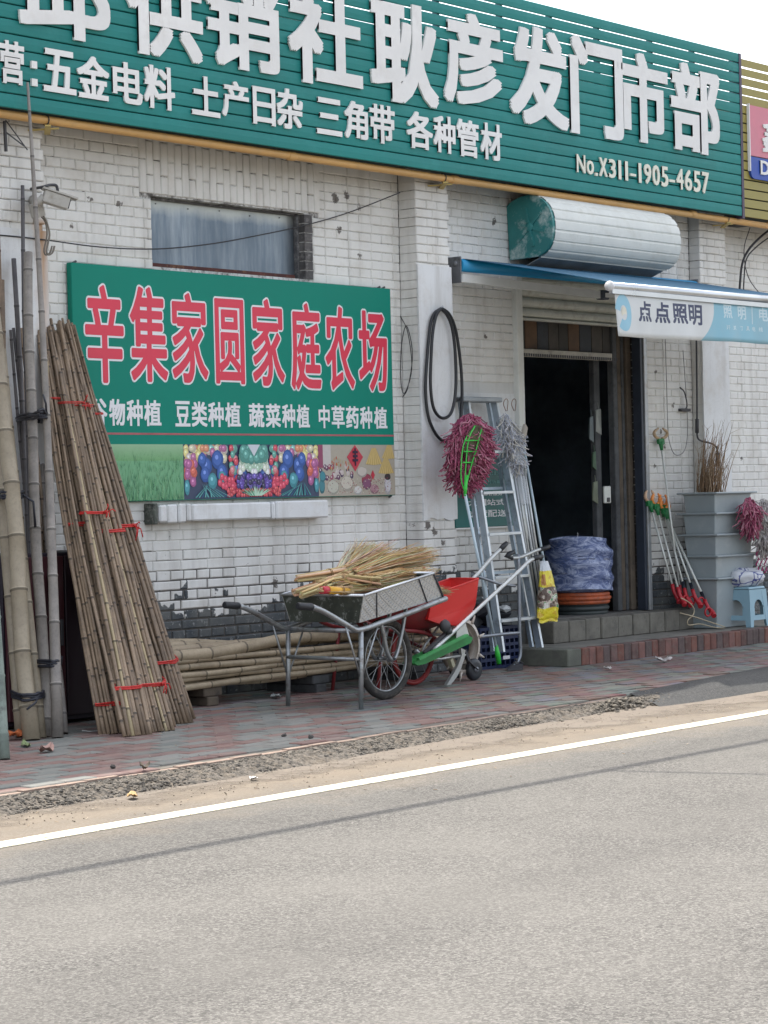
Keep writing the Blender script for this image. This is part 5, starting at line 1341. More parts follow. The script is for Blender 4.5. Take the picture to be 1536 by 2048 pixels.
# brooms
STW = [(.66,.46,.23),(.74,.55,.31),(.56,.37,.17),(.78,.62,.38),(.62,.42,.20)]
def broom(lab, a, j, fan, spread, seed, tape=None, hr=.020, grp='straw brooms in the wheelbarrow', up=.02, nb=150, mul=1.0):
    rnd = random.Random(seed); a, j, fan = Vector(a), Vector(j), Vector(fan)
    r = thing('straw_broom', lab, 'broom', a, grp)
    mb = MB(); d = (j-a).normalized(); u = d.orthogonal().normalized(); v = d.cross(u)
    for i in range(14):
        an = rnd.uniform(0, 6.28); rr0 = rnd.uniform(.2, 1)*hr; rr1 = rr0*1.5; mb.c = rnd.choice(STW); mb.c = tuple(q*rnd.uniform(.8,1.1)*mul for q in mb.c)
        w1 = u*math.cos(an)+v*math.sin(an); mb.tube([a+w1*rr0*.8-d*rnd.uniform(0,.012), a.lerp(j,.5)+w1*rr0, j+w1*rr1], [.007,.0075,.009], 5)
    mb.build('handle', M_STRAW, r)
    mb = MB(); fd = (fan-j); L = fd.length; fd.normalize(); side = fd.cross(Vector((0,0,1))).normalized(); upv = side.cross(fd)
    for i in range(nb):
        s = rnd.gauss(0, .42); s = max(-1.1, min(1.1, s)); t = rnd.gauss(0, .35)
        an = rnd.uniform(0, 6.28); st0 = j+(u*math.cos(an)+v*math.sin(an))*hr*1.5*rnd.random()-d*.03
        ee = fan+(side*s*spread+upv*t*spread*.4)+fd*rnd.uniform(-.16,.05)*L; mid = st0.lerp(ee, .5)+upv*rnd.uniform(-.3,1)*up+side*s*spread*.12
        mb.c = rnd.choice(STW+[(.62,.48,.30),(.50,.46,.26),(.74,.60,.42),(.45,.27,.12)]); mb.c = tuple(q*rnd.uniform(.75,1.15)*mul for q in mb.c)
        mb.tube([st0, mid, ee], [.0032,.0026,.0011], 3, cap=False, smooth=False)
        if i % 3 == 0: mb.tube([mid, mid.lerp(ee,.7)+upv*rnd.uniform(-.01,.03), ee+side*rnd.uniform(-.04,.04)+upv*rnd.uniform(-.02,.03)], [.002,.0015,.0008], 3, cap=False, smooth=False)
    stuff(mb.build('bristles', M_STRAW, r))
    for q in ((.0,.28) if tape is None else (.28,)):
        p = j.lerp(a, q+.05); mb = MB(); mb.ring(p, hr*1.25, .0035, d, 16, 5); mb.ring(p+d*.012, hr*1.3, .0035, d, 16, 5); mb.build('binding', plain('straw_binding', (.33,.20,.08), .7), r)
    if tape:
        for (c, q0, q1) in tape:
            p, q = a.lerp(j, q0), a.lerp(j, q1); MB().tube([p, q], hr*1.18, 12).build('tape', plain('tape_'+c, {'red':(.5,.03,.05),'yellow':(.72,.38,.03)}[c], .45), r)
broom('rear broom with a long pale handle, its upright fan spread behind the load', W(594,1157,-1.15), W(686,1144,-1.12), W(748,1092,-1.02), .17, 1, up=.015, nb=260, hr=.024)
broom('topmost broom in the wheelbarrow, its fan spread out to the right', W(640,1166,-1.28), W(712,1150,-1.25), W(846,1104,-1.15), .15, 2, up=.035, nb=320, hr=.026)
broom('broom at the near side of the wheelbarrow with red and yellow tape on its handle', W(640,1180,-1.44), W(700,1181,-1.42), W(800,1172,-1.36), .08, 3, tape=[('red',.04,.24),('yellow',.26,.92)])
broom('thick bound broom lying across the middle of the load, cut end to the left', W(690,1155,-1.42), W(748,1165,-1.40), W(858,1146,-1.34), .10, 4, hr=.034, up=.04)
broom('lowest broom whose cut handle sticks out furthest over the rear plate', W(603,1190,-1.30), W(664,1168,-1.30), W(780,1150,-1.28), .10, 5, hr=.026)
broom('short handled broom beside the lowest one at the rear of the tray', W(590,1184,-1.18), W(652,1166,-1.17), W(760,1128,-1.12), .13, 6, hr=.025)
broom('broom under the topmost fan with bristles reaching the front rim', W(668,1164,-1.20), W(752,1148,-1.18), W(856,1118,-1.12), .12, 7, hr=.024)
broom('long broom, its straw tips poking past the front of the steel tray', W(700,1176,-1.35), W(770,1180,-1.35), W(893,1184,-1.33), .05, 8, nb=220)
MB_ = MB(); MB_.lathe([(.0,.0),(.13,.004),(.15,.012),(.16,.03),(.155,.034),(.14,.016),(.0,.01)], W(768,1128,-.98), (0,-.3,1), 24, cap=False)
# dark round pan resting behind the brooms
tag(MB_.build('iron_pan', plain('dark_pan', (.03,.03,.032), .5)), 'dark round pan barely showing behind the straw brooms', 'pan')

# red barrow behind
rbw = thing('wheelbarrow', 'dark red wheelbarrow standing behind the steel one, mostly hidden', 'wheelbarrow', W(825,1317,-.72))
DRED = plain('dark_red_paint', (.20,.018,.022), .5, var=.3, scale=5, dirt=(.10,.03,.025)); REDW = plain('red_wheel_paint', (.26,.02,.02), .5, var=.3, scale=6, dirt=(.14,.05,.04))
c = W(827,1318,-.72); c.z = W(827,1318,-.72).z
wheel(rbw, Vector((c.x, -.72, .225)), .222, .014, REDW, REDW, 14, .018, .03, .0022, .010)
pr = [(.0,.0),(.20,.0),(.30,.03),(.36,.09),(.40,.17),(.41,.19),(.395,.19),(.35,.10),(.29,.045),(.0,.012)]
pc_ = W(812,1262,-.70); mb = MB(); n = 32; vs = []
for (r, h) in pr:
    for j in range(n): a = 2*math.pi*j/n; vs.append((pc_.x+r*math.cos(a)*1.08, -.66+r*math.sin(a)*.72, pc_.z+h))
mb.add(vs, [(i*n+j, i*n+(j+1)%n, (i+1)*n+(j+1)%n, (i+1)*n+j) for i in range(len(pr)-1) for j in range(n)], True); mb.build('tray', DRED, rbw)
for y in (-.86, -.48):
    MB().tube(smooth_path([(pc_.x-.85,y,pc_.z+.22),(pc_.x-.5,y,pc_.z+.06),(pc_.x,y,pc_.z-.01),(pc_.x+.28,(y-.72)/2,.24)], 5), .013, 8).build('frame_tube', DRED, rbw)
    MB().tube([(pc_.x-.42,y,pc_.z+.03),(pc_.x-.50,y,0.0)], .012, 8).build('leg', DRED, rbw)
MB().tube(smooth_path(Pk([(815,1140),(832,1130),(846,1134),(856,1148)], -.60), 5), .010, 8).build('hoop', plain('red_hoop', (.45,.03,.05), .5), rbw)

# ================================================================== SEEDER
sd_r = thing('hand_seeder', 'hand pushed seed planter with bright red hopper, green guard and silver push handles', 'seeder', W(915,1290,-.85))
SIL = plain('silver_paint', (.55,.57,.56), .35, .5, var=.15, dirt=(.38,.38,.35))
GRNP = plain('machine_green', (.02,.22,.05), .5, var=.3, dirt=(.03,.13,.04), scale=8)
HRED = plain('hopper_red', (.62,.025,.022), .38, var=.08, scale=3)
# hopper: thin walled, open on top
yn, yf = -.96, -.72
npx = [(866,1190),(957,1157),(955,1210),(948,1224),(922,1252),(880,1246),(861,1239)]
near_ = Pk(npx, yn); cxm = sum(p.x for p in near_)/7; czm = sum(p.z for p in near_)/7
far_ = [Vector((cxm+(p.x-cxm)*(1.0 if i < 2 else .92), yf+(0 if i < 2 else -.03), p.z+(.0 if i < 2 else .0))) for i, p in enumerate(near_)]
near2 = [p+(Vector((0,0,0)) if i < 2 else Vector((0,.02,0))) for i, p in enumerate(near_)]
mb = MB(); mb.add(near2+far_, [tuple(range(7)), tuple(reversed(range(7,14)))]+[(i+7, (i+1)%7+7, (i+1)%7, i) for i in range(1,7)])
o = mb.build('hopper', HRED, sd_r); md = o.modifiers.new('thick','SOLIDIFY'); md.thickness = .005; md.offset = 0
mb = MB(); rimp = [near_[0], near_[1], far_[1], far_[0]]
for i in range(4): mb.tube([rimp[i], rimp[(i+1)%4]], .006, 7)
mb.build('hopper_rim', HRED, sd_r)
# push tubes
t1 = smooth_path(Pk([(866,1302),(900,1270),(960,1214),(1010,1168),(1040,1140),(1056,1124),(1068,1117)], -1.0), 3); MB().tube(t1, .0135, 10).build('push_tube', SIL, sd_r)
MB().tube([t1[-1]-(t1[-1]-t1[-2]).normalized()*.01, t1[-1]+Vector((.03,0,.006)), t1[-1]+Vector((.095,0,.010))], [.017,.019,.016], 10).build('grip', GRIP, sd_r)
t2 = smooth_path(Pk([(838,1262),(880,1215),(930,1172),(958,1145),(975,1125),(992,1107),(1004,1096)], -.70), 3); MB().tube(t2, .0135, 10).build('push_tube', SIL, sd_r)
MB().tube([t2[-1]-Vector((.02,0,.012)), t2[-1]+Vector((.02,0,.014)), t2[-1]+Vector((.055,0,.032))], [.017,.019,.016], 10).build('grip', GRIP, sd_r)
MB().tube(Pk([(836,1330),(868,1296),(900,1262),(945,1222)], -.78), .009, 7).build('frame_rod', SIL, sd_r)
MB().tube(Pk([(832,1300),(850,1315),(880,1318),(930,1310)], -.9), .009, 7).build('frame_rod', SIL, sd_r)
MB().tube(Pk([(878,1252),(850,1290),(840,1318)], -.85), .009, 7).build('frame_rod', SIL, sd_r)
MB().tube([t1[3], Vector((t1[3].x, -.70, t1[3].z))], .009, 7).build('frame_rod', SIL, sd_r)
STL = plain('steel_grey_tube', (.25,.27,.30), .4, .6, var=.2)
MB().tube(smooth_path(Pk([(943,1149),(970,1158),(1000,1168),(1030,1172)], -.62), 4), .010, 8).build('cross_stay', STL, sd_r)
MB().tube(smooth_path(Pk([(940,1276),(975,1272),(1010,1268),(1037,1266)], -.62), 4), .012, 8).build('lower_stay', STL, sd_r)
# green channel guard
g = Pk([(829,1327),(838,1318),(936,1270),(946,1276),(942,1286),(850,1328),(836,1331)], -1.02)
mb = MB(); mb.prism(g, (0,0,0), (0,.10,0)); mb.build('guard', GRNP, sd_r)
mb = MB(); g2 = Pk([(838,1316),(936,1268),(938,1272),(840,1321)], -1.045); mb.prism(g2, (0,0,0), (0,.024,0)); mb.build('guard_lip', plain('machine_green_light', (.05,.32,.09), .5), sd_r)
# metering box and pale seed roller
MB().hexa([tuple(W(x,y,Y)) for x,y,Y in ((912,1280,-.98),(938,1270,-.98),(938,1270,-.80),(912,1280,-.80),(915,1250,-.98),(930,1243,-.98),(930,1243,-.80),(915,1250,-.80))]).build('meter_box', plain('meter_white', (.60,.60,.56), .5, dirt=(.45,.45,.40)), sd_r)
PALEP = plain('pale_plastic', (.55,.50,.44), .5, var=.12, dirt=(.40,.36,.30)); rc = W(921,1292,-.80)
mb = MB(); mb.lathe([(.16,-.03),(.185,-.025),(.185,.025),(.16,.03),(.12,.02),(.12,-.02)], rc, (0,1,0), 30, cap=False); mb.build('seed_roller', PALEP, sd_r)
for i in range(9):
    a = .3+2*math.pi*i/9; d = Vector((math.cos(a),0,math.sin(a))); MB().tube([rc+d*.175+Vector((0,-.03,0)), rc+d*.235+Vector((0,-.03,0))], [.012,.005], 5).build('dibber', PALEP, sd_r)
mb = MB(); mb.lathe([(.035,-.02),(.045,0),(.035,.02)], W(890,1252,-1.0), (0,1,0), 14); mb.lathe([(.02,-.02),(.025,.02)], W(897,1262,-1.0), (0,1,0), 12); mb.build('chain_sprocket', DK, sd_r)
mb = MB(); mb.bar(W(848,1308,-.98), W(893,1266,-.98), .02, .03); mb.build('dark_link', DK, sd_r)
# opener foot, fork and small trailing wheel
sh_ = Pk([(919,1296),(921,1310),(913,1332),(904,1348),(893,1366),(888,1374),(898,1370),(910,1355),(918,1340),(926,1318),(928,1300)], -.90)
MB().prism(sh_, (0,-.012,0), (0,.012,0)).build('opener_foot', SIL, sd_r)
MB().bar(W(900,1318,-.9), W(905,1333,-.9), .03, .03).build('opener_clamp', plain('cream_part', (.45,.43,.30), .5), sd_r)
sw = W(948,1345,-.84); sw.z = .075
MB().bar(W(929,1300,-.84), W(939,1328,-.84), .022, .022).build('wheel_arm', DK, sd_r)
mb = MB(); mb.bar(W(937,1322,-.87), (sw.x,-.87,sw.z), .006, .018, (0,1,0)); mb.bar(W(937,1322,-.80), (sw.x,-.80,sw.z), .006, .018, (0,1,0)); mb.build('wheel_fork', DK, sd_r)
for y in (-.838,):
    mb = MB(); mb.lathe([(.045,-.022),(.068,-.020),(.074,-.010),(.074,.010),(.068,.020),(.045,.022)], (sw.x,y,sw.z), (0,1,0), 28); mb.build('trailing_wheel', plain('black_plastic', (.02,.024,.03), .45), sd_r)
mb = MB(); mb.lathe([(.018,-.030),(.018,.030)], (sw.x,-.838,sw.z), (0,1,0), 12); mb.build('wheel_hub', STL, sd_r)
mb = MB(); mb.lathe([(.045,-.018),(.066,-.016),(.066,.016),(.045,.018)], (W(918,1340,-.70).x,-.68,.075), (0,1,0), 24); mb.build('trailing_wheel', plain('black_plastic', (.02,.024,.03), .45), sd_r)

# hand cultivator with a bent bar handle
hc = thing('hand_cultivator', 'upright tube cultivator with curved black gripped handlebar and flat shoe on the pavement', 'cultivator', W(1038,1335,-.50))
MB().tube(smooth_path(Pk([(1036,1108),(1038,1180),(1039,1260),(1041,1305),(1036,1322),(1028,1332)], -.50), 4), .0125, 9).build('shaft', STL, hc)
MB().tube(smooth_path(Pk([(1022,1116),(1038,1115),(1056,1108),(1072,1101),(1082,1098)], -.50), 4), .0125, 9).build('handlebar', SIL, hc)
MB().tube(Pk([(1028,1104),(1018,1108),(1013,1113),(1024,1116)], -.52), [.014,.018,.018,.014], 9).build('grip', GRIP, hc)
MB().tube([W(1080,1099,-.50), W(1090,1096,-.50), W(1098,1093,-.50)], [.015,.018,.016], 9).build('grip', GRIP, hc)
b0 = W(1020,1337,-.50); mb = MB(); z0_ = .006
q = [(b0.x-.16,-.60,z0_),(b0.x-.02,-.63,z0_),(b0.x+.10,-.54,.03),(b0.x+.06,-.47,.03),(b0.x-.02,-.49,z0_+.004)]
mb.prism(q, (0,0,0), (0,0,.008)); mb.build('shoe', DK, hc)
mb = MB(); mb.rock(W(1032,1328,-.50), .03, .8); mb.tube([W(1030,1318,-.5), W(1046,1326,-.5), W(1040,1334,-.5)], .008, 5); mb.build('shoe_clamp', DK, hc)

# ================================================================== LADDER, MOPS, HANDLES
lad = thing('step_ladder', 'folded aluminium step ladder leaning on the wall left of the doorway', 'ladder', (13.6, -.3, .13))
ALD = plain('ladder_aluminium_shaded', (.44,.52,.59), .45, .6, var=.2, scale=6, dirt=(.22,.25,.27))  # darker metal for the rails, occlusion shade put into the colour
ALB = plain('ladder_edge', (.62,.66,.68), .4, .5, var=.15, scale=6)
YT, YBo = -.17, -.47
def LP(px, py):
    t = (py-802)/464; return W(px, py, YT+(YBo-YT)*t)
Lt, Lb, Rt, Rb = LP(938,802), LP(1003,1266), LP(994,802), LP(1080,1266)
zb0 = .128
def ext(t, b): k = (b.z-zb0-.004)/(t.z-b.z); return b+(b-t)*k
Lb, Rb = ext(Lt, Lb), ext(Rt, Rb)
Lb.z = max(Lb.z, .0)
for a, b in ((Lt,Lb),(Rt,Rb)):
    MB().bar(a, b, .022, .0045, (0,-1,0)).build('rail_edge', ALB, lad)
    o_ = Vector((-.008, .028, 0)); MB().bar(a+o_, b+o_, .004, .050, (0,-1,0)).build('rail', ALD, lad)
    o_ = Vector((0, .105, 0)); c = Vector((.03,0,0)); MB().bar(a+o_+c, b+o_+c*.3, .020, .03, (0,-1,0)).build('rear_rail', ALD, lad)
for py in (898, 974, 1051, 1131, 1210):
    t = (py-802)/464.0; a, b = Lt.lerp(Lb, t), Rt.lerp(Rb, t)
    mb = MB(); mb.obox((a+b)/2+Vector((0,.03,0)), (b-a)/2*.96, Vector((0,.045,0)), Vector((0,0,.010))); mb.build('tread', ALB, lad, bevel=.002)
    a2, b2 = a+Vector((.02,.11,.03)), b+Vector((-.0,.11,.03)); 
    if py in (974, 1131): MB().bar(a2, b2, .02, .02).build('rear_brace', ALD, lad)
tp0 = LP(916,797)
mb = MB(); mb.bbox(Lt.x-.10, Rt.x+.03, YT-.03, YT+.125, Lt.z-.005, Lt.z+.030, .006); mb.build('top_cap', plain('cap_grey', (.30,.33,.35), .5, .2), lad)
MB().bbox(Lt.x-.15, Lt.x-.102, YT-.0, YT+.11, Lt.z-.0, Lt.z+.02, .004).build('cap_hinge', DK, lad)

def noodles(mb, c, rx, ry, rz, n, cols, length=.09, r=.0034, tilt=0.0, down=.8, seed=0, frontonly=True):
    rnd = random.Random(seed); c = Vector(c)
    for i in range(n):
        while True:
            q = Vector((rnd.uniform(-1,1), rnd.uniform(-1,.25 if frontonly else 1), rnd.uniform(-1,1)))
            if q.length < 1: break
        q = q.normalized()*(q.length**.35)
        wdt = 1-.25*max(0, -q.z)
        s = c+Vector((q.x*rx*wdt+q.z*tilt, q.y*ry, q.z*rz))
        d = Vector((q.x*.9+rnd.gauss(0,.35), q.y*.5-.1+rnd.gauss(0,.25), -down+rnd.gauss(0,.4))).normalized()
        p = [s]; 
        for k in range(3):
            d = (d+Vector((rnd.gauss(0,.45), rnd.gauss(0,.3), rnd.gauss(0,.35)-.1))).normalized(); p.append(p[-1]+d*length/3*rnd.uniform(.7,1.2))
        col = rnd.choice(cols); g = rnd.uniform(.7,1.2); mb.c = tuple(x*g for x in col); mb.tube(p, r, 4, cap=True, smooth=True)
PK = [(.40,.08,.16),(.52,.17,.26),(.28,.05,.11),(.46,.12,.20),(.58,.27,.34)]
M_YARN = m_attr('mop_yarn', .95, .15, 120)
mp = thing('mop', 'upside down mop with a bushy pink head, green wire clip and pale blue handle', 'mop', W(998,1327,-.32))
YM = -.42
mc = W(934, 905, YM); mb = MB()
noodles(mb, mc+Vector((0,0,.035)), .175, .10, .245, 1500, PK, .13, .0042, .05, 1.5, 5)
stuff(mb.build('yarn_head', M_YARN, mp))
core_ = MB(); core_.lathe([(.0,-.28),(.09,-.23),(.15,-.05),(.15,.1),(.09,.22),(.0,.27)], mc+Vector((.0,.02,0)), (.1,0,1), 14, cap=False); core_.v = [(v[0], mc.y+.02+(v[1]-mc.y-.02)*.45, v[2]) for v in core_.v]
core_.build('yarn_core', plain('yarn_core', (.20,.03,.08), .95), mp)
LIME = plain('lime_plastic', (.04,.55,.06), .4, var=.1); DKG = plain('mop_plate', (.10,.09,.05), .8, var=.5, dirt=(.16,.22,.08), scale=12)
YG = YM-.135
mb = MB(); mb.prism(Pk([(936,870),(950,850),(964,852),(968,862),(962,900),(950,932),(938,928),(930,905)], YG+.016), (0,0,0), (0,.012,0)); mb.build('backing_plate', DKG, mp)
for pts in ([(929,985),(931,940),(937,880),(950,852)], [(930,985),(940,940),(952,900),(963,858)], [(930,985),(922,955),(925,900),(934,872)]):
    MB().tube(smooth_path(Pk(pts, YG), 4), .0042, 6).build('clip_wire', LIME, mp)
for pts in ([(929,881),(957,881)], [(928,903),(953,903)], [(926,925),(946,925)]):
    MB().tube(Pk(pts, YG-.004), .0045, 6).build('clip_bar', LIME, mp)
MB().tube([W(930,992,YG), W(931,975,YG), W(934,950,YG)], [.010,.013,.006], 8).build('socket', LIME, mp)
hb = W(992,1293,-.52)
MB().tube([W(930,988,YG), hb], .0105, 9).build('handle', plain('pale_blue_pole', (.52,.64,.70), .35, var=.1), mp)
MB().tube([hb-Vector((.0,.0,-.01)), W(995,1308,-.515), W(998,1327,-.51)], [.012,.019,.017], 9).build('hand_grip', LIME, mp)

# bundle of wrapped handles with white mop head
hb_ = thing('handle_bundle', 'bundle of silver tool handles wrapped with a white yarn head at the top', 'handle bundle', W(1085,1215,-.35))
for i in range(6):
    MB().tube([W(1006+i*6, 836+i*3, -.20-.012*(i%2)), W(1066+i*5.5, 1222+(i%3)*5, -.40-.012*(i%2))], .0085, 8).build('handle', (ALB, GAL, SIL)[i % 3], hb_)
mb = MB(); noodles(mb, W(1020,880,-.24), .075, .05, .20, 420, [(.70,.70,.74),(.62,.64,.72),(.74,.72,.66),(.56,.60,.68)], .12, .0036, -.05, 1.6, 9); stuff(mb.build('yarn_head', M_YARN, hb_))
mb = MB()
for k in (0, 1):
    x = 1012+k*16; mb.tube(smooth_path(Pk([(x,822),(x-5,808),(x-1,798),(x+4,802),(x+2,822)], -.24), 3), .003, 5)
mb.build('hook_wire', plain('rust_wire', (.20,.12,.08), .7), hb_)
mb = MB()
for (y0_, y1_) in ((905,935),(955,1010)):
    a, b = W(1018+(y0_-836)*.16, y0_, -.26), W(1018+(y1_-836)*.16, y1_, -.30); mb.tube([a, a.lerp(b,.5), b], [.050,.054,.048], 14, cap=False)
nF = NT('clear_wrap', .25); nF.color((.62,.66,.70)); nF.b.inputs['Alpha'].default_value = .35; mb.build('plastic_wrap', nF.m, hb_)
pl = thing('pole_with_mitt', 'single pale pole with a cream mitt on its top at the doorway edge', 'pole', W(1103,1215,-.3))
MB().tube([W(1046,884,-.18), W(1104,1218,-.36)], .0095, 8).build('handle', plain('pale_blue_pole', (.52,.64,.70)), pl)
MB().tube([W(1044,888,-.18), W(1047,870,-.19), W(1050,856,-.19), W(1049,848,-.19)], [.012,.024,.022,.010], 9).build('mitt', plain('cream_mitt', (.50,.45,.38), .9, var=.2), pl)

# yellow bag
mb = MB(); n = 44; rows_ = 56; vs = []
top, bot = W(1088,1122,-.46), W(1098,1243,-.50)
for j in range(rows_+1):
    t = j/rows_; c = top.lerp(bot, t); wx = (.035+.085*t**.7)*(1 if t < .93 else .9); wy = .012+.055*math.sin(min(1,t*1.05)*math.pi)**.6*t+.01
    for i in range(n):
        a = 2*math.pi*i/n; k = 1+.14*mnoise.noise((math.cos(a)*2.4, math.sin(a)*2.4, t*7))+.07*mnoise.noise((math.cos(a)*6, math.sin(a)*6, t*20))
        vs.append((c.x+.012*math.sin(t*4)+wx*math.cos(a)*k, c.y+wy*math.sin(a)*k, c.z+.008*math.sin(a*3)*t))
for j in range(rows_):
    for i in range(n):
        i2 = (i+1) % n; t = j/rows_; u = i/n
        q = mnoise.noise((u*9, t*11, 2)); mid = .42 < t < .76
        if t < .16: col = (.62,.66,.70)
        elif mid: col = (.10,.06,.04) if q < .0 else ((.45,.38,.30) if q < .22 else ((.05,.30,.10) if q < .3 else (.60,.58,.50)))
        else: col = (.74,.62,.03) if q > -.25 else (.62,.42,.03)
        if .2 < t < .38 and .52 < u < .62: col = (.45,.20,.05)
        mb.c = col; mb.add([vs[j*n+i], vs[j*n+i2], vs[(j+1)*n+i2], vs[(j+1)*n+i]], [(0,3,2,1)], False)
mb.c = (.74,.62,.03); mb.add([vs[rows_*n+i] for i in range(n)], [tuple(range(n))])
tag(mb.build('snack_bag', m_attr('bag_print', .3, .06, 30)), 'crumpled yellow printed plastic bag hanging over the pole ends by the step', 'bag')

# crate with a black sack
cr_ = thing('plastic_crate', 'dark blue slotted plastic crate behind the foot of the ladder', 'crate', (13.3, -.2, 0))
NB = plain('navy_plastic', (.015,.025,.075), .45, var=.2)
x0, x1, y0, y1, z0, z1 = 13.10, 13.57, -.36, -.06, .003, .30
mb = MB()
for z in (z0, z0+.055, z0+.105, z0+.155, z0+.205, z1-.02): 
    mb.box(x0, x1, y0, y0+.010, z, z+.022); mb.box(x0, x0+.010, y0+.011, y1, z, z+.022)
for i in range(9): mb.box(x0+.002+i*.0565, x0+.016+i*.0565, y0+.0015, y0+.012, z0, z1)
for i in range(3): mb.box(x0+.0015, x0+.012, y0+.02+i*.075, y0+.035+i*.075, z0, z1)
mb.box(x0+.012, x1, y0+.014, y1, z0, z0+.008); mb.box(x0+.012, x1, y1-.01, y1, z0+.009, z1); mb.box(x1-.01, x1, y0+.014, y1-.011, z0+.009, z1)
mb.build('slotted_body', NB, cr_)
mb = MB(); mb.bbox(x0+.26, x0+.34, y0-.004, y0-.0005, z0+.06, z0+.085, .001); mb.build('white_tag', PALE, cr_)
mb = MB()
for i in range(7): mb.rock((13.19+rr(0,.3), -.22+rr(-.07,.07), .33+rr(0,.12)), rr(.08,.13), .8)
tag(mb.build('black_sack', plain('black_sack', (.015,.017,.022), .5, var=.4)), 'crumpled black sack stuffed into the crate behind the ladder', 'sack')
mb = MB(); mb.rock((13.47,-.30,.42), .06, .5); tag(mb.build('plastic_scrap', plain('film_white', (.5,.52,.52), .4)), 'pale crumpled plastic lying on the black sack', 'plastic')

# ================================================================== IN THE DOORWAY
cs = thing('coil_stack', 'stack of shrink wrapped hose coils, blue above and orange below, inside the doorway', 'hose coils', (14.9, .3, .29))
nK = NT('coil_film', .22); _a = nK.noise(9, 6, .7, stretch=(1,1,3.5), dist=1.2); _b = nK.noise(3, 4, .6)
nK.color(nK.mix(nK.ramp(_a, [(.40,0.0),(.56,.25),(.70,1.0)]), nK.mix(_b, (.035,.06,.15), (.09,.10,.17)), (.42,.45,.56))); nK.bump(_a, .6, .012)
cc = W(1157, 1130, .22); ccx, ccy = cc.x, .22
lv = [(.045,.062,.205,plain('dark_coil',(.035,.045,.045),.5)),(.125,.052,.222,plain('orange_hose',(.45,.10,.035),.5,var=.4,scale=14,dirt=(.20,.07,.04))),(.225,.058,.225,nK.m),(.325,.058,.230,nK.m),(.43,.050,.225,nK.m),(.525,.045,.195,nK.m)]
for i, (z, r, R, m) in enumerate(lv):
    mb = MB(); ox, oy = rr(-.01,.01), rr(-.01,.01)
    for a_ in range(3): mb.ring((ccx+ox, ccy+oy, .29+z+(a_-1)*r*.55), R+.01*(a_ == 1), r*.36, (0,0,1), 40, 8)
    mb.lathe([(R*.6,-r*.9),(R+.006,-r*.8),(R+.012,0),(R+.006,r*.8),(R*.6,r*.9)], (ccx+ox, ccy+oy, .29+z), (0,0,1), 40, cap=False)
    mb.build('coil', m, cs)
mb = MB(); vs = []; n = 48; rws = 26
for j in range(rws+1):
    t = j/rws; z = .29+.19+.41*t; Rb = .272-.04*max(0, (t-.78)/.22)**.5-.010*math.sin(t*math.pi*4)**2
    for i in range(n):
        a = 2*math.pi*i/n; R = Rb+.012*mnoise.noise((math.cos(a)*3, math.sin(a)*3, t*6))+.006*math.sin(a*2+t*14); vs.append((ccx+R*math.cos(a), ccy+R*math.sin(a), z+.012*math.sin(a*2)))
mb.add(vs, [(j*n+i, j*n+(i+1)%n, (j+1)*n+(i+1)%n, (j+1)*n+i) for j in range(rws) for i in range(n)], True)
nL = NT('shrink_film', .12); _a = nL.noise(4.5, 6, .75, stretch=(1,1,2.4), dist=2.5)
nL.color(nL.mix(nL.ramp(_a, [(.45,0.0),(.62,1.0)]), (.13,.18,.38), (.46,.52,.70))); nL.L(nL.ramp(_a, [(.36,.6),(.50,.85),(.64,.98)]), nL.b.inputs['Alpha']); nL.bump(_a, .8, .015)
mb.build('film', nL.m, cs)
MB().tube([(ccx+.235,ccy-.05,.292),(ccx+.228,ccy-.07,.52)], .006, 6).build('stick', plain('pale_stick', (.45,.42,.36), .7), cs)
MB().tube([(ccx-.0,ccy,.86),(ccx+.0,ccy,.93)], .0025, 5).build('film_tail', PALE, cs)
MB().ring((ccx, ccy, .855), .19, .02, (0,0,1), 36, 8).build('top_coil', nK.m, cs)
sx_ = W(1213,990,.05)
so_ = thing('socket_box', 'white wall socket with a dark switch on the timber door post', 'socket', sx_)
MB().bbox(sx_.x-.045, sx_.x+.045, .035, .057, sx_.z-.065, sx_.z+.07, .006).build('cover', plain('socket_white', (.60,.62,.58), .4), so_)
MB().bbox(sx_.x-.02, sx_.x+.02, .028, .034, sx_.z-.055, sx_.z-.02, .003).build('switch', DK, so_)
for i, (x, y, w2, h2, c, lab) in enumerate(((1184,835,.05,.20,(.12,.15,.16),'grey packet hanging on the door post below the hooks'),(1198,820,.07,.20,(.30,.32,.30),'pale card packet hanging beside the door post'),(1190,905,.04,.14,(.07,.13,.08),'narrow green packet hanging midway down the door post'),(1192,965,.06,.17,(.22,.25,.18),'lowest pale packet hanging inside the doorway'))):
    p = W(x, y, .16); mb = MB(); mb.prism([(p.x-w2/2,.16,p.z),(p.x+w2/2,.165,p.z+.01),(p.x+w2*.4,.16,p.z-h2),(p.x-w2*.5,.17,p.z-h2+.03)], (0,0,0), (0,.012,0)); mb.tube([(p.x,.165,p.z),(p.x,.17,p.z+.06)], .003, 4)
    tag(mb.build('hanging_packet', plain('packet_%d' % i, c, .4, var=.3)), lab, 'packet')
for i in range(6):
    x = 12.4+i*.75; mb = MB(); mb.bbox(x, x+.6, 3.2, 3.6, .29, 1.0+.5*(i%3), .02); tag(mb.build('storage_box', plain('dim_box_%d' % (i%3), [(.34,.33,.38),(.22,.38,.45),(.45,.32,.22)][i%3], .8)), ['leftmost','second','third','fourth','fifth','rightmost'][i]+' dim storage box along the back of the dark shop', 'box')

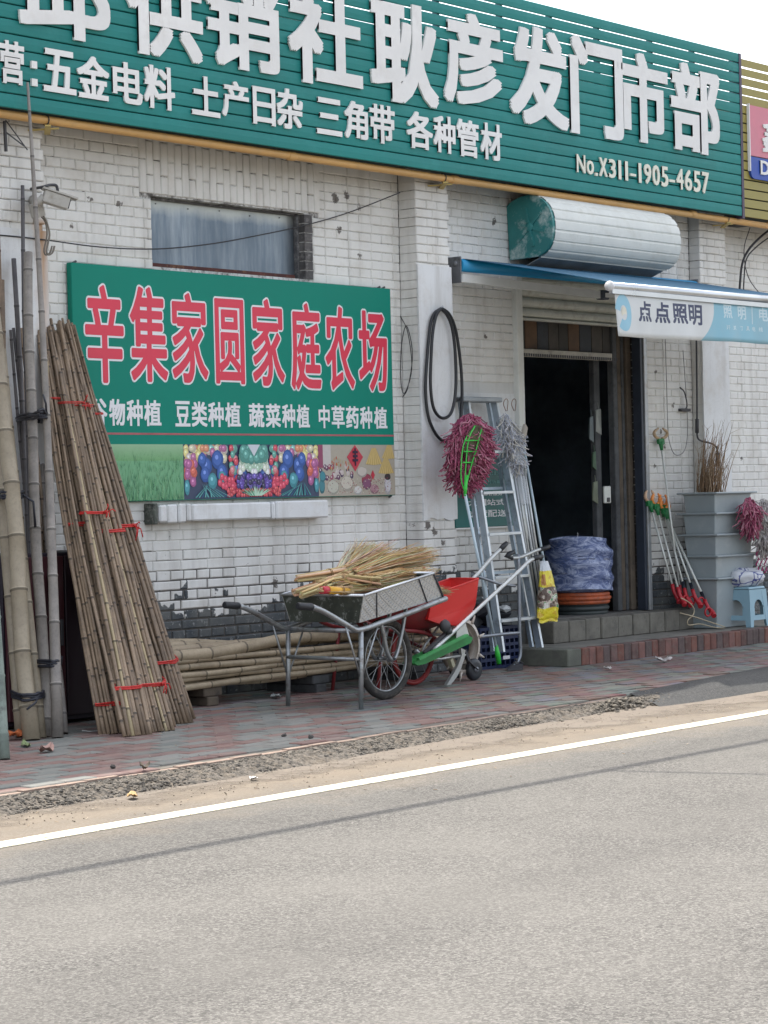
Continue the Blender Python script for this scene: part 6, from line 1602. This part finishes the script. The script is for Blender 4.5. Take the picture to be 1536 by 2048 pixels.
# ================================================================== RIGHT OF THE DOOR
ORG = plain('orange_plastic', (.80,.27,.06), .45, var=.12); FGRN = plain('forest_plastic', (.015,.17,.05), .5, var=.2); RHD = plain('red_handle', (.42,.015,.025), .42, var=.15); BLKS = plain('black_sleeve', (.012,.015,.025), .5)
WPOLE = plain('pale_pole', (.62,.64,.60), .35, .2, var=.08)
def picker(lab, hx, hy, bx_, by_, Yt, Yb, sleeve=False, open_=.5, col=ORG, side=1, big=1.0):
    h, b = W(hx, hy, Yt), W(bx_, by_, Yb); r = thing('litter_picker', lab, 'litter picker', b, 'litter pickers leaning by the doorway')
    MB().tube([h, b], .0085*big, 8).build('pole', WPOLE, r)
    d = (h-b).normalized(); mb = MB(); mb.tube([h-d*.02, h+d*.03, h+d*.05], [.012,.020,.024], 8); mb.obox(h+d*.055, Vector((.040,0,.0)), Vector((0,.012,0)), Vector((-.004,0,.022))); mb.build('jaw_head', FGRN, r)
    for s in (-1, 1):
        o0 = h+d*.075+Vector((.022*s,0,0)); mb = MB()
        p = smooth_path([o0, o0+Vector((.030*s*open_*2,-.004,.022)), o0+Vector((.036*s*open_*2,-.006,.055)), o0+Vector((.010*s,-.004,.085))], 4)
        mb.tube(p, [.013]*4+[.014]*4+[.012]*3+[.008]*(len(p)-11), 7); mb.v = [(v[0], v[1]*1.0, v[2]) for v in mb.v]; mb.build('jaw', col, r)
    if sleeve: MB().tube([b-(b-h)*.14, b+(b-h)*0.02], .0145, 8).build('sleeve', BLKS, r)
    e = b-d*.02; mb = MB(); mb.tube(smooth_path([b+d*.04, b-d*.03, b-d*.08+Vector((.015,-.01,0)), b-d*.11+Vector((.0,-.02,.0))], 3), [.016]*5+[.022]*5, 8)
    mb.ring(b-d*.07+Vector((.045*side,-.01,.0)), .034, .008, (0.2,1,.1), 18, 6); mb.build('pistol_grip', RHD, r)
picker('leftmost short litter picker, bleached orange claw against the door rail', 1303, 1020, 1347, 1178, -.07, -.25, col=plain('faded_orange', (.62,.42,.28), .6, var=.2))
picker('litter picker second from the door rail with a thin orange claw', 1316, 1026, 1358, 1184, -.08, -.30)
picker('litter picker in the middle of the group with a bright orange claw', 1330, 1028, 1371, 1186, -.07, -.32, sleeve=True)
picker('litter picker with crossed pole and black sleeve', 1334, 1034, 1388, 1188, -.10, -.38, sleeve=True)
picker('rightmost litter picker, thick white pole ending in a big red grip', 1337, 1040, 1413, 1208, -.06, -.45, sleeve=True, side=-1, big=1.25)
picker('tall litter picker standing above the others with a wide open tan claw', 1323, 896, 1360, 1180, -.06, -.24, open_=1.0, col=plain('tan_claw', (.42,.30,.18), .6, var=.2))
rd_ = MB(); rd_.tube(smooth_path(Pk([(1362,1196),(1378,1205),(1388,1218),(1386,1230),(1376,1240),(1378,1250),(1400,1248),(1430,1255),(1448,1256)], -.52), 5), .0045, 5); rd_.tube(smooth_path(Pk([(1360,1226),(1390,1234),(1420,1244),(1450,1254)], -.54), 4), .0045, 5)
tag(rd_.build('loose_cord', plain('pale_cord', (.45,.38,.26), .8)), 'pale loose cord looping over the step by the red grips', 'cord')

TUB = plain('grey_tub', (.31,.355,.37), .42, var=.10, scale=2, dirt=(.38,.41,.41))
def tub_mesh(w_, d_, h, t=.006, rim=.04):
    mb = MB(); ins = .035
    def ring(x, z, g=0): return [(x-g, x-g, z), (w_-x+g, x-g, z), (w_-x+g, d_-x+g, z), (x-g, d_-x+g, z)]
    L_ = [ring(ins, 0), ring(.0, h), ring(0, h, rim), ring(0, h+.016, rim), ring(t, h+.016), ring(ins+t, t)]
    vs = [p for r in L_ for p in r]; fs = [(3,2,1,0)]
    for k in range(5):
        for i in range(4): j = (i+1) % 4; fs.append((k*4+i, k*4+j, (k+1)*4+j, (k+1)*4+i))
    fs.append((20,21,22,23)); mb.add(vs, fs); return mb
tx, ty = W(1432,1070,-.50).x, -.50; tw_ = W(1506,1070,-.50).x-tx; td_ = .30
zr = [W(1432, py, -.5).z for py in (1157, 1112, 1069, 1026, 985)]
hh_ = zr[0]-SZ-.012
base_t = None
tl = ['bottom tub of the grey plastic stack, standing on the step', 'second tub from the bottom of the grey plastic stack', 'middle tub of the grey plastic stack', 'second tub from the top of the grey plastic stack', 'topmost open grey tub holding dry twigs']
for k, z in enumerate(zr):
    if k == 0:
        o = tub_mesh(tw_, td_, hh_).build('plastic_tub', TUB, None, bevel=.008); o.location = (tx+.0, ty, z-hh_-.012)
        me = o.data; xs_ = min(v.co.x for v in me.vertices); ys2 = min(v.co.y for v in me.vertices); zs_ = min(v.co.z for v in me.vertices)
        for v in me.vertices: v.co -= Vector((xs_+.04, ys2+.04, zs_))
        base_t = o
    else: o = dup(base_t, None, (tx+rr(-.006,.006), ty+rr(-.004,.004), z-hh_-.012)); o.rotation_euler = (0,0,rr(-.02,.02))
    tag(o, tl[k], 'tub', 'stack of grey plastic tubs')
# dry twigs
tw = MB(); rnd = random.Random(4)
for i in range(120):
    b = Vector((tx+.04+rnd.random()*.24, -.42+rnd.random()*.16, zr[4]-.12)); lean = rnd.gauss(.20, .13); hgt = rnd.uniform(.18, .40)*(1.35 if rnd.random() < .25 else 1)
    p = [b]; 
    for k in range(4): p.append(p[-1]+Vector((lean*hgt/4*(1+k*.35)+rnd.gauss(0,.008), rnd.gauss(0,.012), hgt/3.2)))
    tw.c = random.choice([(.24,.15,.08),(.32,.20,.11),(.18,.11,.06),(.36,.26,.16)]); tw.tube(p, [.0042,.0034,.0028,.002,.0012], 4, cap=False)
    for q in range(3):
        s = p[2+q % 3]; tw.tube([s, s+Vector((rnd.gauss(.02,.03), rnd.gauss(0,.02), rnd.uniform(.03,.09)))], [.0018,.0008], 3, cap=False)
tag(stuff(tw.build('dry_twigs', M_STRAW)), 'dry brown twigs standing in the topmost grey tub', 'twigs')
# mop heads over the tubs
mb = MB(); noodles(mb, W(1498,1022,-.60), .085, .05, .12, 260, PK, .14, .0046, 0, 2.2, 21)
tag(stuff(mb.build('mop_head', M_YARN)), 'hanging pink yarn mop head draped over the tub stack', 'mop head')
mb = MB(); noodles(mb, W(1528,1042,-.62), .10, .05, .19, 420, [(.58,.54,.50),(.46,.43,.42),(.64,.62,.60),(.40,.36,.36)], .15, .0050, 0, 2.4, 22)
tag(stuff(mb.build('mop_head', M_YARN)), 'hanging off white yarn mop head at the right edge of the tubs', 'mop head')
rp_ = MB()
for k in range(4):
    x = 1515+k*8
    for s in (0, 1):
        pts = [W(x+3*math.sin(t*1.8+s*3.14), 1085+t*5.5, -.60+.008*math.cos(t*1.8+s*3.14)) for t in range(12)]
        rp_.c = (.40,.05,.16) if s else (.60,.55,.56); rp_.tube(pts, .0055, 5)
tag(rp_.build('twisted_ropes', M_YARN), 'twisted magenta and white ropes hanging beside the tubs', 'rope')
# stool
STB = plain('stool_blue', (.26,.42,.50), .38, var=.06, scale=2)
stl = thing('plastic_stool', 'light blue plastic stool with arched side openings on the brick edged step', 'stool', (16.5, -.5, SZ))
X0, Y0 = W(1502,1250,-.66).x, -.66; Sz = .30; Ht = .325
def sq(g, z): return [(X0+g, Y0+g, z), (X0+Sz-g, Y0+g, z), (X0+Sz-g, Y0+Sz-g, z), (X0+g, Y0+Sz-g, z)]
mb = MB(); mb.hexa(sq(.022, SZ+Ht-.02)+sq(.028, SZ+Ht)); mb.build('seat', STB, stl, bevel=.008)
for i, (cx_, cy_) in enumerate(((0,0),(1,0),(1,1),(0,1))):
    sxn, syn = (1 if cx_ == 0 else -1), (1 if cy_ == 0 else -1); bx2, by2 = X0+cx_*Sz, Y0+cy_*Sz
    mb = MB(); wb_, wt_ = .045, .075; g = .020
    lo = [(bx2,by2),(bx2+sxn*wb_,by2),(bx2+sxn*wb_,by2+syn*.006),(bx2+sxn*.006,by2+syn*.006),(bx2+sxn*.006,by2+syn*wb_),(bx2,by2+syn*wb_)]
    hi = [(bx2+sxn*g,by2+syn*g),(bx2+sxn*(g+wt_),by2+syn*g),(bx2+sxn*(g+wt_),by2+syn*(g+.006)),(bx2+sxn*(g+.006),by2+syn*(g+.006)),(bx2+sxn*(g+.006),by2+syn*(g+wt_)),(bx2+sxn*g,by2+syn*(g+wt_))]
    vs = [(p[0],p[1],SZ+.001) for p in lo]+[(p[0],p[1],SZ+Ht-.022) for p in hi]; mb.add(vs, [tuple(range(6)), tuple(reversed(range(6,12)))]+[(k, (k+1)%6, 6+(k+1)%6, 6+k) for k in range(6)]); mb.build('leg', STB, stl)
def sidepanel(fx):
    mb = MB(); z_a, z_b = .085, .265; n = 16
    for (z0_, z1_) in ((.055,.095),):
        g0, g1 = .020*z0_/.3, .020*z1_/.3; mb.hexa([fx(.03,g0+.002,z0_),fx(Sz-.03,g0+.002,z0_),fx(Sz-.03,g0+.006,z0_),fx(.03,g0+.006,z0_),fx(.03,g1+.002,z1_),fx(Sz-.03,g1+.002,z1_),fx(Sz-.03,g1+.006,z1_),fx(.03,g1+.006,z1_)])
    pts = [(.03,.095)]; arch = []
    cx_ = Sz/2; 
    for i in range(n+1):
        a = math.pi-math.pi*i/n; arch.append((cx_+.068*math.cos(a), .150+.070*math.sin(a)))
    prev = None
    for (u, z) in arch:
        uo = .03+(Sz-.06)*(u-(cx_-.068))/(.136)
        a = (fx(u, .014*z/.2+.002, z), fx(u, .014*z/.2+.006, z), fx(uo, .020, .303), fx(uo, .024, .303))
        if prev: mb.add([prev[0],a[0],a[1],prev[1],prev[2],a[2],a[3],prev[3]], [(0,1,5,4),(3,2,6,7),(0,3,2,1),(4,5,6,7)])
        prev = a
    for (ua, ub) in ((.03, cx_-.068), (cx_+.068, Sz-.03)):
        mb.hexa([fx(ua,.008,.095),fx(ub,.008,.095),fx(ub,.012,.095),fx(ua,.012,.095),fx(ua,.012,.155),fx(ub,.012,.155),fx(ub,.016,.155),fx(ua,.016,.155)])
        e = ub if ua < cx_ else ua; f = ua if ua < cx_ else ub
        mb.hexa([fx(min(e,f),.012,.155),fx(max(e,f),.012,.155),fx(max(e,f),.016,.155),fx(min(e,f),.016,.155),fx(min(e,f),.020,.303),fx(max(e,f),.020,.303),fx(max(e,f),.024,.303),fx(min(e,f),.024,.303)]) if False else None
    mb.build('side_panel', STB, stl)
sidepanel(lambda u, d, z: (X0+u, Y0+d, SZ+z)); sidepanel(lambda u, d, z: (X0+d, Y0+u, SZ+z)); sidepanel(lambda u, d, z: (X0+Sz-d, Y0+u, SZ+z)); sidepanel(lambda u, d, z: (X0+u, Y0+Sz-d, SZ+z))
# white sack on the stool
mb = MB(); vs = []; n, m = 30, 18; cz = SZ+Ht+.075
for j in range(m+1):
    ph = math.pi*j/m
    for i in range(n):
        a = 2*math.pi*i/n; p = Vector((math.sin(ph)*math.cos(a), math.sin(ph)*math.sin(a), math.cos(ph))); k = 1+.22*mnoise.noise(p*1.8+Vector((3,1,2)))+.10*mnoise.noise(p*5)
        z = p.z*.085*k; vs.append((X0+.17+p.x*.20*k, Y0+.15+p.y*.15*k, cz+max(z, -.074)))
fs = [(j*n+i, (j+1)*n+i, (j+1)*n+(i+1)%n, j*n+(i+1)%n) for j in range(m) for i in range(n)]; mb.add(vs, fs, True)
nP = NT('white_sack', .45); _v = nP.n('ShaderNodeTexVoronoi', feature='DISTANCE_TO_EDGE'); _v.inputs['Scale'].default_value = 9; nP.L(nP.P(), _v.inputs['Vector'])
nP.color(nP.mix(nP.ramp(_v.outputs[0], [(0.02,1.0),(.045,0.0)]), (.60,.62,.66), (.06,.08,.25))); nP.bump(nP.noise(14,5,.6), .5, .01)
tag(mb.build('cloth_sack', nP.m), 'lumpy white sack with thin blue line print lying on the blue stool', 'sack')

# ================================================================== LITTER
def scrap(name, lab, cat, p, s, col, curl=.01, grp=None, rough=.8):
    mb = MB(); vs = []; n = 6; rot = rr(0,3.14); ca, sa = math.cos(rot), math.sin(rot)
    for j in range(n+1):
        for i in range(n+1):
            u, v = (i/n-.5), (j/n-.5); k = 1-.5*abs(v*2)**2 if cat == 'leaf' else 1+.15*math.sin(i*2.3+j)
            x, y = u*s[0], v*s[1]*(1-abs(u*1.7)**1.5 if cat == 'leaf' else k)
            vs.append((p.x+x*ca-y*sa, p.y+x*sa+y*ca, p.z+.004+curl*(abs(u)*1.4+mnoise.noise((u*4+p.x*9, v*4, 1))*.8+.35)))
    mb.add(vs, [(j*(n+1)+i, j*(n+1)+i+1, (j+1)*(n+1)+i+1, (j+1)*(n+1)+i) for j in range(n) for i in range(n)], True)
    o = mb.build(name, plain('%s_%s' % (name, '%02d%02d' % (int(col[0]*99), int(col[1]*99))), col, rough, var=.3, scale=20)); md = o.modifiers.new('t','SOLIDIFY'); md.thickness = .0015
    return tag(o, lab, cat, grp)
scrap('paper_scrap', 'white crumpled paper on the pavement in front of the brick step', 'paper', G(1328,1326), (.11,.09), (.58,.54,.52), .035)
scrap('paper_scrap', 'tiny white paper bit left of the larger one before the step', 'paper', G(1216,1341), (.04,.04), (.6,.58,.55), .02)
scrap('paper_scrap', 'white plastic flake on the tread of the lower step', 'paper', G(1135,1283,SZ), (.04,.03), (.55,.55,.52), .02)
scrap('dry_leaf', 'pinkish dry leaf on the pavement below the fat bamboo poles', 'leaf', G(93,1505), (.17,.07), (.42,.26,.22), .03)
scrap('dry_leaf', 'green bamboo leaf lying beside the fat pole ends', 'leaf', G(52,1494), (.20,.05), (.22,.28,.13), .02)
scrap('plastic_scrap', 'orange plastic scrap between the left edge poles', 'plastic', G(28,1480), (.09,.08), (.60,.16,.05), .04)
scrap('paper_scrap', 'thin white strip on the dark ground beside the cane bundles', 'paper', G(186,1465), (.12,.02), (.5,.5,.48), .008)
scrap('plastic_scrap', 'flat clear plastic film under the wheelbarrow handles', 'plastic', G(552,1397), (.14,.06), (.42,.45,.44), .02)
scrap('dry_leaf', 'tan dry leaf at the road edge left of the white line', 'leaf', G(265,1597,-.046), (.10,.05), (.42,.27,.12), .02)
scrap('paper_scrap', 'white speck on the sandy road edge near the middle', 'paper', G(507,1560,-.046), (.045,.03), (.65,.63,.6), .01)
scrap('dry_leaf', 'brown leaf lying on the pavement near its kerb edge', 'leaf', G(290,1541,0), (.05,.035), (.10,.08,.06), .03)
for k, (x, y) in enumerate(((568,1474),(622,1477),(226,1537))):
    mb = MB(); mb.rock(G(x,y,0)+Vector((0,0,.008)), .018, .7); tag(mb.build('pebble', plain('dark_pebble', (.06,.055,.05), .9)), ['dark pebble on the pavement edge nearest the wheelbarrow leg', 'second dark pebble on the pavement edge right of the first', 'dark pebble at the pavement edge below the canes'][k], 'pebble')
ch = MB()
for i in range(260):
    x, y = rr(5.5, 12), -3.0-abs(random.gauss(0,.5)); ch.c = random.choice([(.30,.22,.14),(.16,.12,.09),(.36,.30,.22)])
    if rr(0,1) < .5: x, y = rr(7, 14), rr(-2.5,-.9)
    z = -.047 if y < -2.9 else .003; a = rr(0,3.14); l = rr(.006,.022); ch.tube([(x,y,z+.001),(x+l*math.cos(a),y+l*math.sin(a),z+.004)], .0016, 3, smooth=False)
stuff(ch.build('straw_bits', M_STRAW))
